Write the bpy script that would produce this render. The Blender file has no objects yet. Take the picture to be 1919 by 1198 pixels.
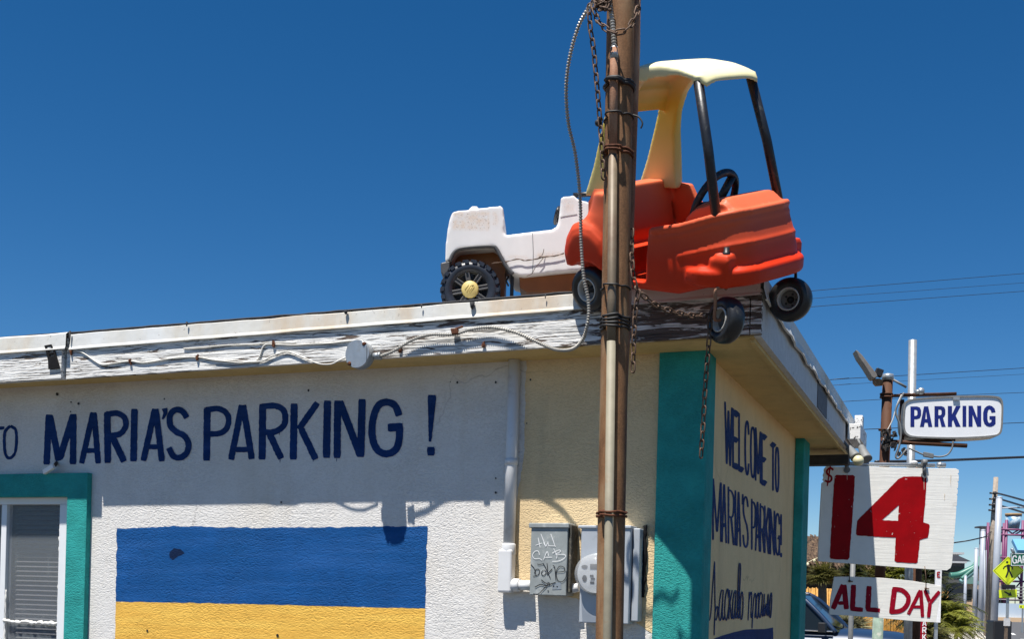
import bpy, bmesh, math, random
from mathutils import Vector, Matrix, noise
from mathutils.geometry import tessellate_polygon
PI = math.pi
random.seed(7)
S = bpy.context.scene
COL = S.collection

# ------------------------------------------------------------------ camera, sky, sun, exposure
PXW, PXH = 1919.0, 1198.0
FPX, CX, CY, ROLL, EYE = 2160.0, 960.0, 1112.0, 0.027, 1.6
cr, sr = math.cos(ROLL), math.sin(ROLL)
cam = bpy.data.cameras.new("camera")
cam.sensor_width = 36.0
cam.lens = FPX / PXW * 36.0
cam.shift_x = (PXW / 2 - CX) / PXW
cam.shift_y = (CY - PXH / 2) / PXW
cam.clip_start = 0.05
cam.clip_end = 3000
camo = bpy.data.objects.new("camera", cam)
COL.objects.link(camo)
camo.matrix_world = Matrix(((cr, -sr, 0, 0), (0, 0, -1, 0), (sr, cr, 0, EYE), (0, 0, 0, 1)))
S.camera = camo

TH = math.atan((1816 - 960) / FPX)                 # the booth is turned by this angle
DR = Vector((math.sin(TH), math.cos(TH), 0))       # along the side wall, away
DL = Vector((-math.cos(TH), math.sin(TH), 0))      # along the front wall, to the left

SUNV = (DL * 0.235 - DR * 1.0 + Vector((0, 0, 2.72))).normalized()
SUN_EL = math.asin(SUNV.z)
SUN_AZ = math.atan2(SUNV.x, SUNV.y)                # clockwise from +Y
sun = bpy.data.lights.new("sun", 'SUN')
sun.energy = 5.0
sun.angle = math.radians(0.5)
sun.color = (1.0, 0.955, 0.89)
suno = bpy.data.objects.new("sun", sun)
COL.objects.link(suno)
suno.rotation_euler = SUNV.to_track_quat('Z', 'Y').to_euler()
suno.location = (0, 0, 30)

W = bpy.data.worlds.new("World")
S.world = W
W.use_nodes = True
wn = W.node_tree
wn.nodes.clear()
sky = wn.nodes.new('ShaderNodeTexSky')
sky.sky_type = 'NISHITA'
sky.sun_disc = False
sky.sun_elevation = SUN_EL
sky.sun_rotation = SUN_AZ
sky.altitude = 2500
sky.air_density = 1.0
sky.dust_density = 0.55
sky.ozone_density = 3.0
hsv = wn.nodes.new('ShaderNodeHueSaturation')
hsv.inputs['Saturation'].default_value = 1.34
hsv.inputs['Value'].default_value = 1.12
bg = wn.nodes.new('ShaderNodeBackground')
bg.inputs['Strength'].default_value = 0.056
wo = wn.nodes.new('ShaderNodeOutputWorld')
wn.links.new(sky.outputs[0], hsv.inputs['Color'])
wn.links.new(hsv.outputs[0], bg.inputs['Color'])
wn.links.new(bg.outputs[0], wo.inputs['Surface'])

S.view_settings.view_transform = 'Standard'
S.view_settings.look = 'None'
S.view_settings.exposure = 0.75
S.view_settings.gamma = 1.0

# ------------------------------------------------------------------ geometry of the picture -> world
def ray(px, py):
    a, b = px - CX, CY - py
    return Vector(((a * cr - b * sr) / FPX, 1.0, (a * sr + b * cr) / FPX))
CAMP = Vector((0, 0, EYE))
_r = ray(1314, 900) * 4.2
CO = Vector((_r.x, _r.y, 0))                        # ground point of the booth's corner
def BP(u, v, z):
    return CO + DL * u + DR * v + Vector((0, 0, z))
def hit(px, py, p0, n):
    r = ray(px, py)
    return CAMP + r * ((p0 - CAMP).dot(n) / r.dot(n))
def F(px, py, off=0.0):                            # on the front wall
    return hit(px, py, BP(0, -off, 0), DR)
def FA(px, py, off=0.0):                           # on the front fascia
    return hit(px, py, BP(0, -0.2 - off, 0), DR)
def SW(px, py, off=0.0):                           # on the side wall
    return hit(px, py, BP(-off, 0, 0), DL)
def SF(px, py, off=0.0):                           # on the side fascia
    return hit(px, py, BP(-0.235 - off, 0, 0), DL)
def AT(px, py, Y):
    return CAMP + ray(px, py) * Y
def GR(px, py, z=0.0):
    r = ray(px, py)
    return CAMP + r * ((z - EYE) / r.z)
def AUV(p):
    d = p - CO
    return d.dot(DL), d.dot(DR), p.z
BROT = Matrix.Rotation(-TH, 4, 'Z')                # local x = right along front wall, y = into the booth
BFRAME = Matrix.Translation(CO) @ BROT
def Tm(p):
    return Matrix.Translation(p)

# ------------------------------------------------------------------ mesh builder
def catmull(pts, n=6):
    pts = [Vector(p) for p in pts]
    if len(pts) < 3:
        return pts
    out = []
    for i in range(len(pts) - 1):
        p0 = pts[max(i - 1, 0)]; p1 = pts[i]; p2 = pts[i + 1]; p3 = pts[min(i + 2, len(pts) - 1)]
        for k in range(n):
            t = k / n
            out.append(0.5 * ((2 * p1) + (p2 - p0) * t + (2 * p0 - 5 * p1 + 4 * p2 - p3) * t * t + (3 * p1 - p0 - 3 * p2 + p3) * t * t * t))
    out.append(pts[-1])
    return out
def resample(pts, step):
    out = [pts[0].copy()]
    acc = 0.0
    for a, b in zip(pts[:-1], pts[1:]):
        d = (b - a).length
        if d < 1e-9:
            continue
        t = step - acc
        while t <= d:
            out.append(a.lerp(b, t / d)); t += step
        acc = (acc + d) % step if True else 0
        acc = d - (t - step)
    return out

class MB:
    def __init__(s):
        s.v = []; s.f = []; s.sm = []
    def add(s, vs, fs, smooth=False):
        o = len(s.v)
        s.v += [Vector(p) for p in vs]
        s.f += [tuple(i + o for i in f) for f in fs]
        s.sm += [smooth] * len(fs)
    def box(s, c, ax, ay, az):                     # half vectors
        c, ax, ay, az = Vector(c), Vector(ax), Vector(ay), Vector(az)
        vs = [c + ax * i + ay * j + az * k for i in (-1, 1) for j in (-1, 1) for k in (-1, 1)]
        fs = [(0, 1, 3, 2), (4, 6, 7, 5), (0, 4, 5, 1), (2, 3, 7, 6), (0, 2, 6, 4), (1, 5, 7, 3)]
        if ax.cross(ay).dot(az) < 0:
            fs = [f[::-1] for f in fs]
        s.add(vs, fs)
        return s
    def bx(s, x0, x1, y0, y1, z0, z1, M=None):     # axis aligned in a frame
        vs = [Vector((x, y, z)) for x in (x0, x1) for y in (y0, y1) for z in (z0, z1)]
        if M is not None:
            vs = [M @ p for p in vs]
        s.add(vs, [(0, 1, 3, 2), (4, 6, 7, 5), (0, 4, 5, 1), (2, 3, 7, 6), (0, 2, 6, 4), (1, 5, 7, 3)])
        return s
    def ub(s, u0, u1, v0, v1, z0, z1):             # box in booth coordinates
        return s.bx(-u1, -u0, v0, v1, z0, z1, BFRAME)
    def tube(s, pts, r, n=8, cap=True, closed=False, flat=None):
        pts = [Vector(p) for p in pts]
        m = len(pts)
        rs = r if isinstance(r, (list, tuple)) else [r] * m
        ref = None
        rings = []
        for i, p in enumerate(pts):
            if closed:
                t = pts[(i + 1) % m] - pts[i - 1]
            else:
                t = pts[min(i + 1, m - 1)] - pts[max(i - 1, 0)]
            if t.length < 1e-9:
                t = Vector((0, 0, 1))
            t.normalize()
            if ref is None:
                ref = Vector((0, 0, 1)) if abs(t.z) < 0.9 else Vector((1, 0, 0))
            a = t.cross(ref)
            if a.length < 1e-6:
                a = t.orthogonal()
            a.normalize()
            b = a.cross(t).normalized()
            ref = b
            rings.append([p + (a * math.cos(2 * PI * k / n) + b * math.sin(2 * PI * k / n)) * rs[i] for k in range(n)])
        vs = [q for R in rings for q in R]
        fs = []
        last = m if closed else m - 1
        for i in range(last):
            j = (i + 1) % m
            for k in range(n):
                l = (k + 1) % n
                fs.append((i * n + k, i * n + l, j * n + l, j * n + k))
        s.add(vs, fs, True)
        if cap and not closed:
            s.add(rings[0], [tuple(range(n))[::-1]])
            s.add(rings[-1], [tuple(range(n))])
        return s
    def lathe(s, c, axis, prof, n=24, smooth=True, cap=True):
        c, axis = Vector(c), Vector(axis).normalized()
        a = axis.orthogonal().normalized(); b = axis.cross(a)
        vs = []
        for r, h in prof:
            for k in range(n):
                t = 2 * PI * k / n
                vs.append(c + axis * h + (a * math.cos(t) + b * math.sin(t)) * r)
        fs = []
        for i in range(len(prof) - 1):
            for k in range(n):
                l = (k + 1) % n
                fs.append((i * n + k, i * n + l, (i + 1) * n + l, (i + 1) * n + k))
        s.add(vs, fs, smooth)
        if cap:
            s.add(vs[:n], [tuple(range(n))[::-1]])
            s.add(vs[-n:], [tuple(range(n))])
        return s
    def prism(s, loops, ext=None):                 # planar loops (first outer, rest holes), extruded by ext
        loops = [[Vector(p) for p in l] for l in loops]
        flat = [p for l in loops for p in l]
        tris = tessellate_polygon(loops)
        if ext is None:
            s.add(flat, [tuple(t) for t in tris])
            return s
        ext = Vector(ext)
        n = len(flat)
        s.add(flat + [p + ext for p in flat], [tuple(t) for t in tris] + [tuple(i + n for i in t[::-1]) for t in tris])
        o = 0
        vs, fs = [], []
        for l in loops:
            m = len(l)
            b = len(vs)
            vs += l + [p + ext for p in l]
            for i in range(m):
                j = (i + 1) % m
                fs.append((b + i, b + j, b + m + j, b + m + i))
        s.add(vs, fs)
        return s
    def sphere(s, c, r, n=16, sz=1.0):
        prof = [(max(1e-4, r * math.sin(PI * i / 10)), -r * sz * math.cos(PI * i / 10)) for i in range(11)]
        return s.lathe(c, (0, 0, 1), prof, n)
    def mesh(s, name, M=None):
        me = bpy.data.meshes.new(name)
        vs = s.v if M is None else [M @ p for p in s.v]
        me.from_pydata([tuple(p) for p in vs], [], s.f)
        me.polygons.foreach_set('use_smooth', s.sm)
        me.update()
        return me
    def build(s, name, mat, parent=None, frame=None, bevel=0, smooth=None, segs=2, fix=True):
        if parent is not None:
            Mw = FR[parent.name]
        else:
            Mw = frame if frame is not None else Matrix.Identity(4)
        me = s.mesh(name, Mw.inverted())
        bm = bmesh.new(); bm.from_mesh(me)
        if fix:
            bmesh.ops.remove_doubles(bm, verts=bm.verts, dist=1e-5)
            bmesh.ops.recalc_face_normals(bm, faces=bm.faces)
        bm.to_mesh(me); bm.free()
        if smooth is not None:
            me.polygons.foreach_set('use_smooth', [smooth] * len(me.polygons))
        me.materials.append(mat)
        o = bpy.data.objects.new(name, me)
        COL.objects.link(o)
        if parent is not None:
            o.parent = parent
        else:
            o.matrix_world = Mw
        FR[o.name] = Mw
        if bevel:
            b = o.modifiers.new('bevel', 'BEVEL'); b.width = bevel; b.segments = segs; b.limit_method = 'ANGLE'
            b.angle_limit = math.radians(40)
        return o
FR = {}
def thing(name, label, cat, frame, group=None):
    o = bpy.data.objects.new(name, None)
    o.empty_display_size = 0.05
    COL.objects.link(o)
    o.matrix_world = frame
    FR[o.name] = frame
    return tag(o, label, cat, group)
def tag(o, label=None, cat=None, group=None, kind=None):
    if label: o['label'] = label
    if cat: o['category'] = cat
    if group: o['group'] = group
    if kind: o['kind'] = kind
    return o
def copy_tree(o, parent=None):
    c = o.copy(); COL.objects.link(c)
    FR[c.name] = FR[o.name]
    if parent is not None:
        c.parent = parent
    for ch in list(o.children):
        copy_tree(ch, c)
    return c
def evaluated(o):
    dg = bpy.context.evaluated_depsgraph_get()
    me = bpy.data.meshes.new_from_object(o.evaluated_get(dg))
    return me
def blow(name, solid, cuts, extra, mat, parent, voxel=0.006, smooth=6, split=None):
    """blow-moulded plastic: solid minus cuts plus extra, fused and softened; all in parent's frame"""
    def tmp(mb, n):
        me = mb.mesh(n)
        bm = bmesh.new(); bm.from_mesh(me)
        bmesh.ops.remove_doubles(bm, verts=bm.verts, dist=1e-6)
        bmesh.ops.recalc_face_normals(bm, faces=bm.faces)
        bm.to_mesh(me); bm.free()
        o = bpy.data.objects.new(n, me); COL.objects.link(o); return o
    a = tmp(solid, 'tmp')
    cs = []
    for i, c in enumerate(cuts):
        co = tmp(c, 'cut%d' % i); cs.append(co)
        m = a.modifiers.new('b%d' % i, 'BOOLEAN'); m.operation = 'DIFFERENCE'; m.object = co; m.solver = 'EXACT'
    me = evaluated(a)
    for o in [a] + cs:
        bpy.data.objects.remove(o)
    bm = bmesh.new(); bm.from_mesh(me)
    if extra is not None:
        em = extra.mesh('e')
        b2 = bmesh.new(); b2.from_mesh(em)
        bmesh.ops.remove_doubles(b2, verts=b2.verts, dist=1e-6)
        bmesh.ops.recalc_face_normals(b2, faces=b2.faces)
        b2.to_mesh(em); b2.free()
        bm.from_mesh(em)
    m2 = bpy.data.meshes.new(name); bm.to_mesh(m2); bm.free()
    o = bpy.data.objects.new(name, m2); COL.objects.link(o)
    r = o.modifiers.new('r', 'REMESH'); r.mode = 'VOXEL'; r.voxel_size = voxel; r.use_smooth_shade = True
    sm = o.modifiers.new('s', 'SMOOTH'); sm.factor = 0.5; sm.iterations = smooth
    me = evaluated(o)
    bpy.data.objects.remove(o)
    me.name = name
    me.polygons.foreach_set('use_smooth', [True] * len(me.polygons))
    me.materials.clear(); me.materials.append(mat)
    o = bpy.data.objects.new(name, me); COL.objects.link(o)
    if parent is not None:
        o.parent = parent
        FR[o.name] = FR[parent.name]
    return o

# painted strokes: polylines in picture-crop coordinates thrown onto a plane
def strokes(mb, lst, hf, org=(0, 0), sc=1.0, off=0.0015, rough=0.5, curve=True, seed=0):
    rnd = random.Random(seed)
    k = 0
    for st in lst:
        pts, w = st[0], st[1]
        ws = w if isinstance(w, (list, tuple)) else (w, w)
        P = [Vector((org[0] + p[0] / sc, org[1] + p[1] / sc, 0)) for p in pts]
        if len(P) > 2 and curve and not (len(st) > 2 and st[2] == 'poly'):
            P = catmull(P, 6)
        else:
            Q = []
            for a, b in zip(P[:-1], P[1:]):
                nn = max(2, int((b - a).length / 4))
                Q += [a.lerp(b, i / nn) for i in range(nn)]
            P = Q + [P[-1]]
        m = len(P)
        L, R = [], []
        for i, p in enumerate(P):
            t = P[min(i + 1, m - 1)] - P[max(i - 1, 0)]
            if t.length < 1e-9:
                t = Vector((1, 0, 0))
            t.normalize()
            nrm = Vector((-t.y, t.x, 0))
            f = i / (m - 1)
            hw = 0.5 * (ws[0] + (ws[1] - ws[0]) * f) / sc
            j1 = rough * (noise.noise(Vector((p.x * 0.23, p.y * 0.23, 3 + seed + k))))
            j2 = rough * (noise.noise(Vector((p.x * 0.23, p.y * 0.23, 9 + seed + k))))
            e = 0.82 if i in (0, m - 1) else 1.0
            L.append(p + nrm * (hw * e + j1)); R.append(p - nrm * (hw * e + j2))
        # blunt brush ends
        o = off + 0.00012 * k
        vs = [hf(p.x, p.y, o) for p in L] + [hf(p.x, p.y, o) for p in R]
        mb.add(vs, [(i, i + 1, m + i + 1, m + i) for i in range(m - 1)])
        k += 1
    return mb
def blob(mb, cx, cy, rx, ry, hf, off=0.002, n=14, rough=0.15, seed=0):
    pts = []
    for i in range(n):
        a = 2 * PI * i / n
        q = 1 + rough * noise.noise(Vector((math.cos(a) * 1.3 + seed * 5.1, math.sin(a) * 1.3, seed)))
        pts.append(hf(cx + rx * q * math.cos(a), cy + ry * q * math.sin(a), off))
    mb.add(pts, [tuple(range(n))])
    return mb
def patch(mb, pts, hf, off=0.001, step=6, rough=1.2, seed=0):
    """painted patch with a hand-brushed edge"""
    Q = []
    m = len(pts)
    for i in range(m):
        a, b = Vector((*pts[i], 0)), Vector((*pts[(i + 1) % m], 0))
        nn = max(1, int((b - a).length / step))
        t = (b - a).normalized(); nr = Vector((-t.y, t.x, 0))
        for j in range(nn):
            p = a.lerp(b, j / nn)
            if j:
                p = p + nr * rough * noise.noise(Vector((p.x * 0.06, p.y * 0.06, seed))) + nr * rough * .5 * noise.noise(Vector((p.x * 0.3, p.y * 0.3, seed)))
            Q.append(p)
    mb.prism([[hf(p.x, p.y, off) for p in Q]])
    return mb

# ------------------------------------------------------------------ letter shapes (unit box, y down)
AB = {
 'P': [([(0.1, 0), (0.1, 1)], 1), ([(0.1, .06), (.55, .06), (.88, .14), (.92, .3), (.82, .47), (.55, .55), (.1, .55)], 1)],
 'A': [([(.47, 0), (.08, 1)], 1), ([(.53, 0), (.92, 1)], 1), ([(.24, .7), (.76, .7)], .85)],
 'R': [([(0.1, 0), (0.1, 1)], 1), ([(0.1, .06), (.55, .06), (.86, .14), (.9, .28), (.82, .44), (.55, .52), (.1, .52)], 1), ([(.5, .52), (.9, 1)], 1.1)],
 'K': [([(0.1, 0), (0.1, 1)], 1), ([(.88, 0), (.2, .58)], 1.05), ([(.38, .42), (.92, 1)], 1.1)],
 'I': [([(.5, 0), (.5, 1)], 1)],
 'N': [([(0.1, 0), (0.1, 1)], 1), ([(.14, .02), (.86, .98)], 1.1), ([(.9, 0), (.9, 1)], 1)],
 'G': [([(.9, .26), (.78, .09), (.5, .03), (.22, .12), (.08, .35), (.08, .65), (.22, .88), (.5, .97), (.78, .9), (.9, .72)], 1), ([(.9, .97), (.9, .55)], 1), ([(.55, .56), (.97, .56)], .9)],
 'W': [([(.04, 0), (.26, 1)], 1), ([(.28, 1), (.49, .1)], 1), ([(.51, .1), (.72, 1)], 1), ([(.74, 1), (.96, 0)], 1)],
 'E': [([(.1, 0), (.1, 1)], 1), ([(.1, .05), (.92, .05)], 1.2), ([(.1, .5), (.8, .5)], 1.1), ([(.1, .95), (.95, .95)], 1.2)],
 'L': [([(.1, 0), (.1, 1)], 1), ([(.1, .95), (.95, .95)], 1.2)],
 'C': [([(.92, .24), (.78, .07), (.5, .02), (.22, .12), (.08, .35), (.08, .65), (.22, .88), (.5, .98), (.78, .92), (.92, .76)], 1)],
 'O': [([(.5, .03), (.2, .12), (.07, .4), (.07, .6), (.2, .88), (.5, .97), (.8, .88), (.93, .6), (.93, .4), (.8, .12), (.5, .03)], 1)],
 'M': [([(.07, 0), (.07, 1)], 1), ([(.1, .0), (.48, .85)], 1), ([(.9, 0), (.52, .85)], 1), ([(.93, 0), (.93, 1)], 1)],
 'T': [([(0, .06), (1, .06)], 1.1), ([(.5, 0), (.5, 1)], 1)],
 'S': [([(.9, .2), (.75, .06), (.45, .03), (.15, .13), (.13, .33), (.4, .47), (.72, .57), (.9, .74), (.8, .92), (.5, .98), (.2, .92), (.06, .76)], 1)],
 '!': [([(.5, 0), (.5, .72)], 1), ([(.5, .9), (.5, 1)], 1.2)],
 "'": [([(.5, 0), (.35, .2)], 1)],
 'D': [([(.1, 0), (.1, 1)], 1), ([(.1, .05), (.5, .06), (.85, .25), (.92, .5), (.85, .75), (.5, .94), (.1, .95)], 1)],
 'Y': [([(.05, 0), (.5, .5)], 1), ([(.95, 0), (.5, .5)], 1), ([(.5, .45), (.5, 1)], 1)],
}
def letter(mb, ch, x0, x1, top0, bot0, hf, w, off=0.0015, top1=None, bot1=None, seed=0, rough=.3):
    top1 = top0 if top1 is None else top1
    bot1 = bot0 if bot1 is None else bot1
    L = []
    for pts, ww in AB[ch]:
        q = []
        for x, y in pts:
            t = top0 + (top1 - top0) * x; b = bot0 + (bot1 - bot0) * x
            q.append((x0 + (x1 - x0) * x, t + (b - t) * y))
        L.append((q, w * ww))
    strokes(mb, L, hf, off=off, rough=rough, seed=seed)
    return mb

# ------------------------------------------------------------------ materials
def N(nt, typ, **kw):
    n = nt.nodes.new(typ)
    for k, v in kw.items():
        if k.startswith('i_'):
            n.inputs[k[2:].replace('_', ' ')].default_value = v
        else:
            setattr(n, k, v)
    return n
def col4(c):
    return (c[0], c[1], c[2], 1)
def newmat(name):
    m = bpy.data.materials.new(name); m.use_nodes = True
    nt = m.node_tree
    b = nt.nodes['Principled BSDF']
    return m, nt, b
def coords(nt, scale=(1, 1, 1), loc=(0, 0, 0)):
    tc = N(nt, 'ShaderNodeTexCoord')
    mp = N(nt, 'ShaderNodeMapping')
    mp.inputs['Scale'].default_value = scale
    mp.inputs['Location'].default_value = loc
    nt.links.new(tc.outputs['Object'], mp.inputs[0])
    return mp.outputs[0]
def noise_n(nt, vec, scale, detail=4, rough=.55, dist=0.0):
    n = N(nt, 'ShaderNodeTexNoise')
    n.inputs['Scale'].default_value = scale; n.inputs['Detail'].default_value = detail
    n.inputs['Roughness'].default_value = rough; n.inputs['Distortion'].default_value = dist
    nt.links.new(vec, n.inputs['Vector'])
    return n.outputs['Fac']
def ramp(nt, fac, stops):
    r = N(nt, 'ShaderNodeValToRGB')
    e = r.color_ramp.elements
    while len(e) < len(stops):
        e.new(0.5)
    for i, (p, c) in enumerate(stops):
        e[i].position = p
        e[i].color = col4(c) if not isinstance(c, (int, float)) else (c, c, c, 1)
    nt.links.new(fac, r.inputs[0])
    return r.outputs[0]
def mix(nt, fac, a, b, mode='MIX'):
    m = N(nt, 'ShaderNodeMix', data_type='RGBA', blend_type=mode)
    for sck, v in ((m.inputs[0], fac), (m.inputs[6], a), (m.inputs[7], b)):
        if hasattr(v, 'links') or hasattr(v, 'is_linked'):
            nt.links.new(v, sck)
        else:
            sck.default_value = v if isinstance(v, (int, float)) else col4(v)
    return m.outputs[2]
def bump(nt, b, h, strength=.5, dist=.01, prev=None):
    n = N(nt, 'ShaderNodeBump')
    n.inputs['Strength'].default_value = strength; n.inputs['Distance'].default_value = dist
    nt.links.new(h, n.inputs['Height'])
    if prev is not None:
        nt.links.new(prev, n.inputs['Normal'])
    nt.links.new(n.outputs[0], b.inputs['Normal'])
    return n.outputs[0]
def math_n(nt, op, a, bb):
    m = N(nt, 'ShaderNodeMath', operation=op)
    for i, v in enumerate((a, bb)):
        if isinstance(v, (int, float)):
            m.inputs[i].default_value = v
        else:
            nt.links.new(v, m.inputs[i])
    return m.outputs[0]
def simple(name, c, rough=.5, metal=0.0, var=.12, scale=30, bs=.0, dirt=None, dscale=6, spec=.5, bscale=None):
    m, nt, b = newmat(name)
    v = coords(nt)
    n = noise_n(nt, v, scale, 5)
    lo = tuple(max(0, x * (1 - var)) for x in c); hi = tuple(min(1, x * (1 + var)) for x in c)
    cc = ramp(nt, n, [(.3, lo), (.7, hi)])
    if dirt:
        d = noise_n(nt, v, dscale, 7, .65)
        f = ramp(nt, d, [(dirt[1], 0.0), (dirt[2], 1.0)])
        cc = mix(nt, f, cc, dirt[0])
    nt.links.new(cc, b.inputs['Base Color'])
    b.inputs['Roughness'].default_value = rough
    b.inputs['Metallic'].default_value = metal
    b.inputs['Specular IOR Level'].default_value = spec
    if bs:
        n2 = noise_n(nt, v, bscale or scale * 3, 5)
        bump(nt, b, n2, bs, .004)
    return m
def stucco(name, c, var=.05, strength=.75, stains=None, streak=0.0):
    """knock-down stucco: worm-like trowel ridges"""
    m, nt, b = newmat(name)
    v = coords(nt)
    # trowel work varies in patches
    pch = ramp(nt, noise_n(nt, v, 3.1, 3, .5), [(.35, .35), (.65, 1.0)])
    mp = N(nt, 'ShaderNodeMapping'); mp.inputs['Rotation'].default_value = (0, math.radians(35), 0); mp.inputs['Scale'].default_value = (.62, 1, 1.25)
    nt.links.new(v, mp.inputs[0])
    w = N(nt, 'ShaderNodeTexNoise'); w.inputs['Scale'].default_value = 118; w.inputs['Detail'].default_value = 2.0; w.inputs['Distortion'].default_value = 1.1; w.inputs['Roughness'].default_value = .5
    nt.links.new(mp.outputs[0], w.inputs['Vector'])
    h1 = ramp(nt, w.outputs['Fac'], [(.36, 0.0), (.52, .8), (.66, 1.0)])
    h2 = noise_n(nt, v, 260, 3, .6)
    big = noise_n(nt, v, 2.2, 4)
    hs = math_n(nt, 'ADD', math_n(nt, 'MULTIPLY', h1, pch), math_n(nt, 'MULTIPLY', h2, .28))
    n = noise_n(nt, v, 9, 6, .6)
    lo = tuple(x * (1 - var) for x in c); hi = tuple(min(1, x * (1 + var)) for x in c)
    cc = ramp(nt, n, [(.3, lo), (.7, hi)])
    cc = mix(nt, math_n(nt, 'MULTIPLY', math_n(nt, 'SUBTRACT', 1.0, h1), .16), cc, (c[0] * .55, c[1] * .53, c[2] * .5))
    st = ramp(nt, big, [(.46, 0.0), (.72, .42)])
    cc = mix(nt, st, cc, tuple(x * y for x, y in zip(c, (.86, .80, .70))))
    if streak:                                     # brush overlaps and thin spots
        bs_ = noise_n(nt, coords(nt, (1.1, 1, 16)), 1.5, 6, .65)
        cc = mix(nt, ramp(nt, bs_, [(.46, 0.0), (.66, streak)]), cc, tuple(min(1, x * 1.5 + .03) for x in c))
        ts = noise_n(nt, v, 55, 5, .7)
        cc = mix(nt, ramp(nt, ts, [(.66, 0.0), (.70, streak)]), cc, tuple(min(1, x * 1.6 + .10) for x in c))
    if stains:
        vo = N(nt, 'ShaderNodeTexVoronoi', feature='DISTANCE_TO_EDGE'); vo.inputs['Scale'].default_value = 1.1
        wv_ = N(nt, 'ShaderNodeVectorMath', operation='ADD'); nn_ = N(nt, 'ShaderNodeTexNoise'); nn_.inputs['Scale'].default_value = 5; nn_.inputs['Detail'].default_value = 5
        nt.links.new(v, nn_.inputs['Vector'])
        sc3 = N(nt, 'ShaderNodeVectorMath', operation='SCALE'); sc3.inputs['Scale'].default_value = .22; nt.links.new(nn_.outputs['Color'], sc3.inputs[0])
        nt.links.new(v, wv_.inputs[0]); nt.links.new(sc3.outputs[0], wv_.inputs[1]); nt.links.new(wv_.outputs[0], vo.inputs['Vector'])
        ck = math_n(nt, 'MULTIPLY', ramp(nt, vo.outputs['Distance'], [(.0, .4), (.004, 0.0)]), ramp(nt, noise_n(nt, v, 1.7, 3), [(.5, 0.0), (.6, 1.0)]))
        cc = mix(nt, ck, cc, tuple(x * .25 for x in c))
        vs = coords(nt, (9, 9, .8))
        sn = noise_n(nt, vs, 1.0, 5, .6)
        f = ramp(nt, sn, [(.55, 0.0), (.8, stains[1])])
        cc = mix(nt, f, cc, stains[0])
    nt.links.new(cc, b.inputs['Base Color'])
    b.inputs['Roughness'].default_value = .78
    b.inputs['Specular IOR Level'].default_value = .15
    bump(nt, b, hs, strength, .0028)
    return m
def peeled(name, paint, wood, dark, bias=.5, grad=None, scale=1.0):
    """old painted board: grain along local x, cracked and flaking paint"""
    m, nt, b = newmat(name)
    vg = coords(nt, (1.5 * scale, 14, 26 * scale))
    wv = N(nt, 'ShaderNodeTexNoise'); wv.inputs['Scale'].default_value = 3.2; wv.inputs['Detail'].default_value = 9; wv.inputs['Roughness'].default_value = .68; wv.inputs['Distortion'].default_value = .9
    nt.links.new(vg, wv.inputs['Vector'])
    g = wv.outputs['Fac']
    v2 = coords(nt, (6, 20, 52))
    fl = ramp(nt, noise_n(nt, v2, 1.0, 8, .62, .6), [(.22, 0.0), (.78, 1.0)])
    fl2 = noise_n(nt, coords(nt, (1.3, 5, 4)), 1.5, 4, .5)
    peel = math_n(nt, 'ADD', math_n(nt, 'MULTIPLY', fl, .75), math_n(nt, 'MULTIPLY', fl2, .35))
    if grad:
        sx = N(nt, 'ShaderNodeSeparateXYZ')
        tc = N(nt, 'ShaderNodeTexCoord'); nt.links.new(tc.outputs['Object'], sx.inputs[0])
        mr = N(nt, 'ShaderNodeMapRange'); mr.inputs[1].default_value = grad[0]; mr.inputs[2].default_value = grad[1]; mr.inputs[3].default_value = 0; mr.inputs[4].default_value = grad[2]
        nt.links.new(sx.outputs['X'], mr.inputs[0])
        peel = math_n(nt, 'ADD', peel, mr.outputs[0])
    f = ramp(nt, peel, [(bias, 0.0), (bias + .035, 1.0)])
    crack = ramp(nt, g, [(.40, 1.0), (.46, 0.0)])
    pc = ramp(nt, g, [(.40, tuple(x * .5 for x in paint)), (.48, tuple(x * .9 for x in paint)), (.7, paint)])
    wc = ramp(nt, g, [(.25, dark), (.65, wood)])
    cc = mix(nt, f, pc, wc)
    cc = mix(nt, math_n(nt, 'MULTIPLY', crack, .30), cc, dark)
    gl = grain_lines(nt)
    brk = ramp(nt, noise_n(nt, coords(nt, (3.5, 9, 14)), 1.6, 4, .6), [(.47, 0.0), (.62, 1.0)])
    gl = math_n(nt, 'MULTIPLY', gl, brk)
    cc = mix(nt, math_n(nt, 'MULTIPLY', gl, .72), cc, dark)
    nt.links.new(cc, b.inputs['Base Color'])
    b.inputs['Roughness'].default_value = .75
    b.inputs['Specular IOR Level'].default_value = .2
    h = math_n(nt, 'SUBTRACT', math_n(nt, 'SUBTRACT', math_n(nt, 'MULTIPLY', g, 1.0), math_n(nt, 'MULTIPLY', f, .55)), math_n(nt, 'MULTIPLY', gl, .6))
    bump(nt, b, h, .9, .005)
    return m
def grain_lines(nt, scale=26, dist=7.0, lo=.10, hi=.30):
    w = N(nt, 'ShaderNodeTexWave', wave_type='BANDS', bands_direction='Z', wave_profile='SIN')
    w.inputs['Scale'].default_value = scale; w.inputs['Distortion'].default_value = dist; w.inputs['Detail'].default_value = 3.0; w.inputs['Detail Scale'].default_value = 1.2
    nt.links.new(coords(nt, (.22, .5, 1)), w.inputs['Vector'])
    return ramp(nt, w.outputs['Fac'], [(lo, 1.0), (hi, 0.0)])
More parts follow.
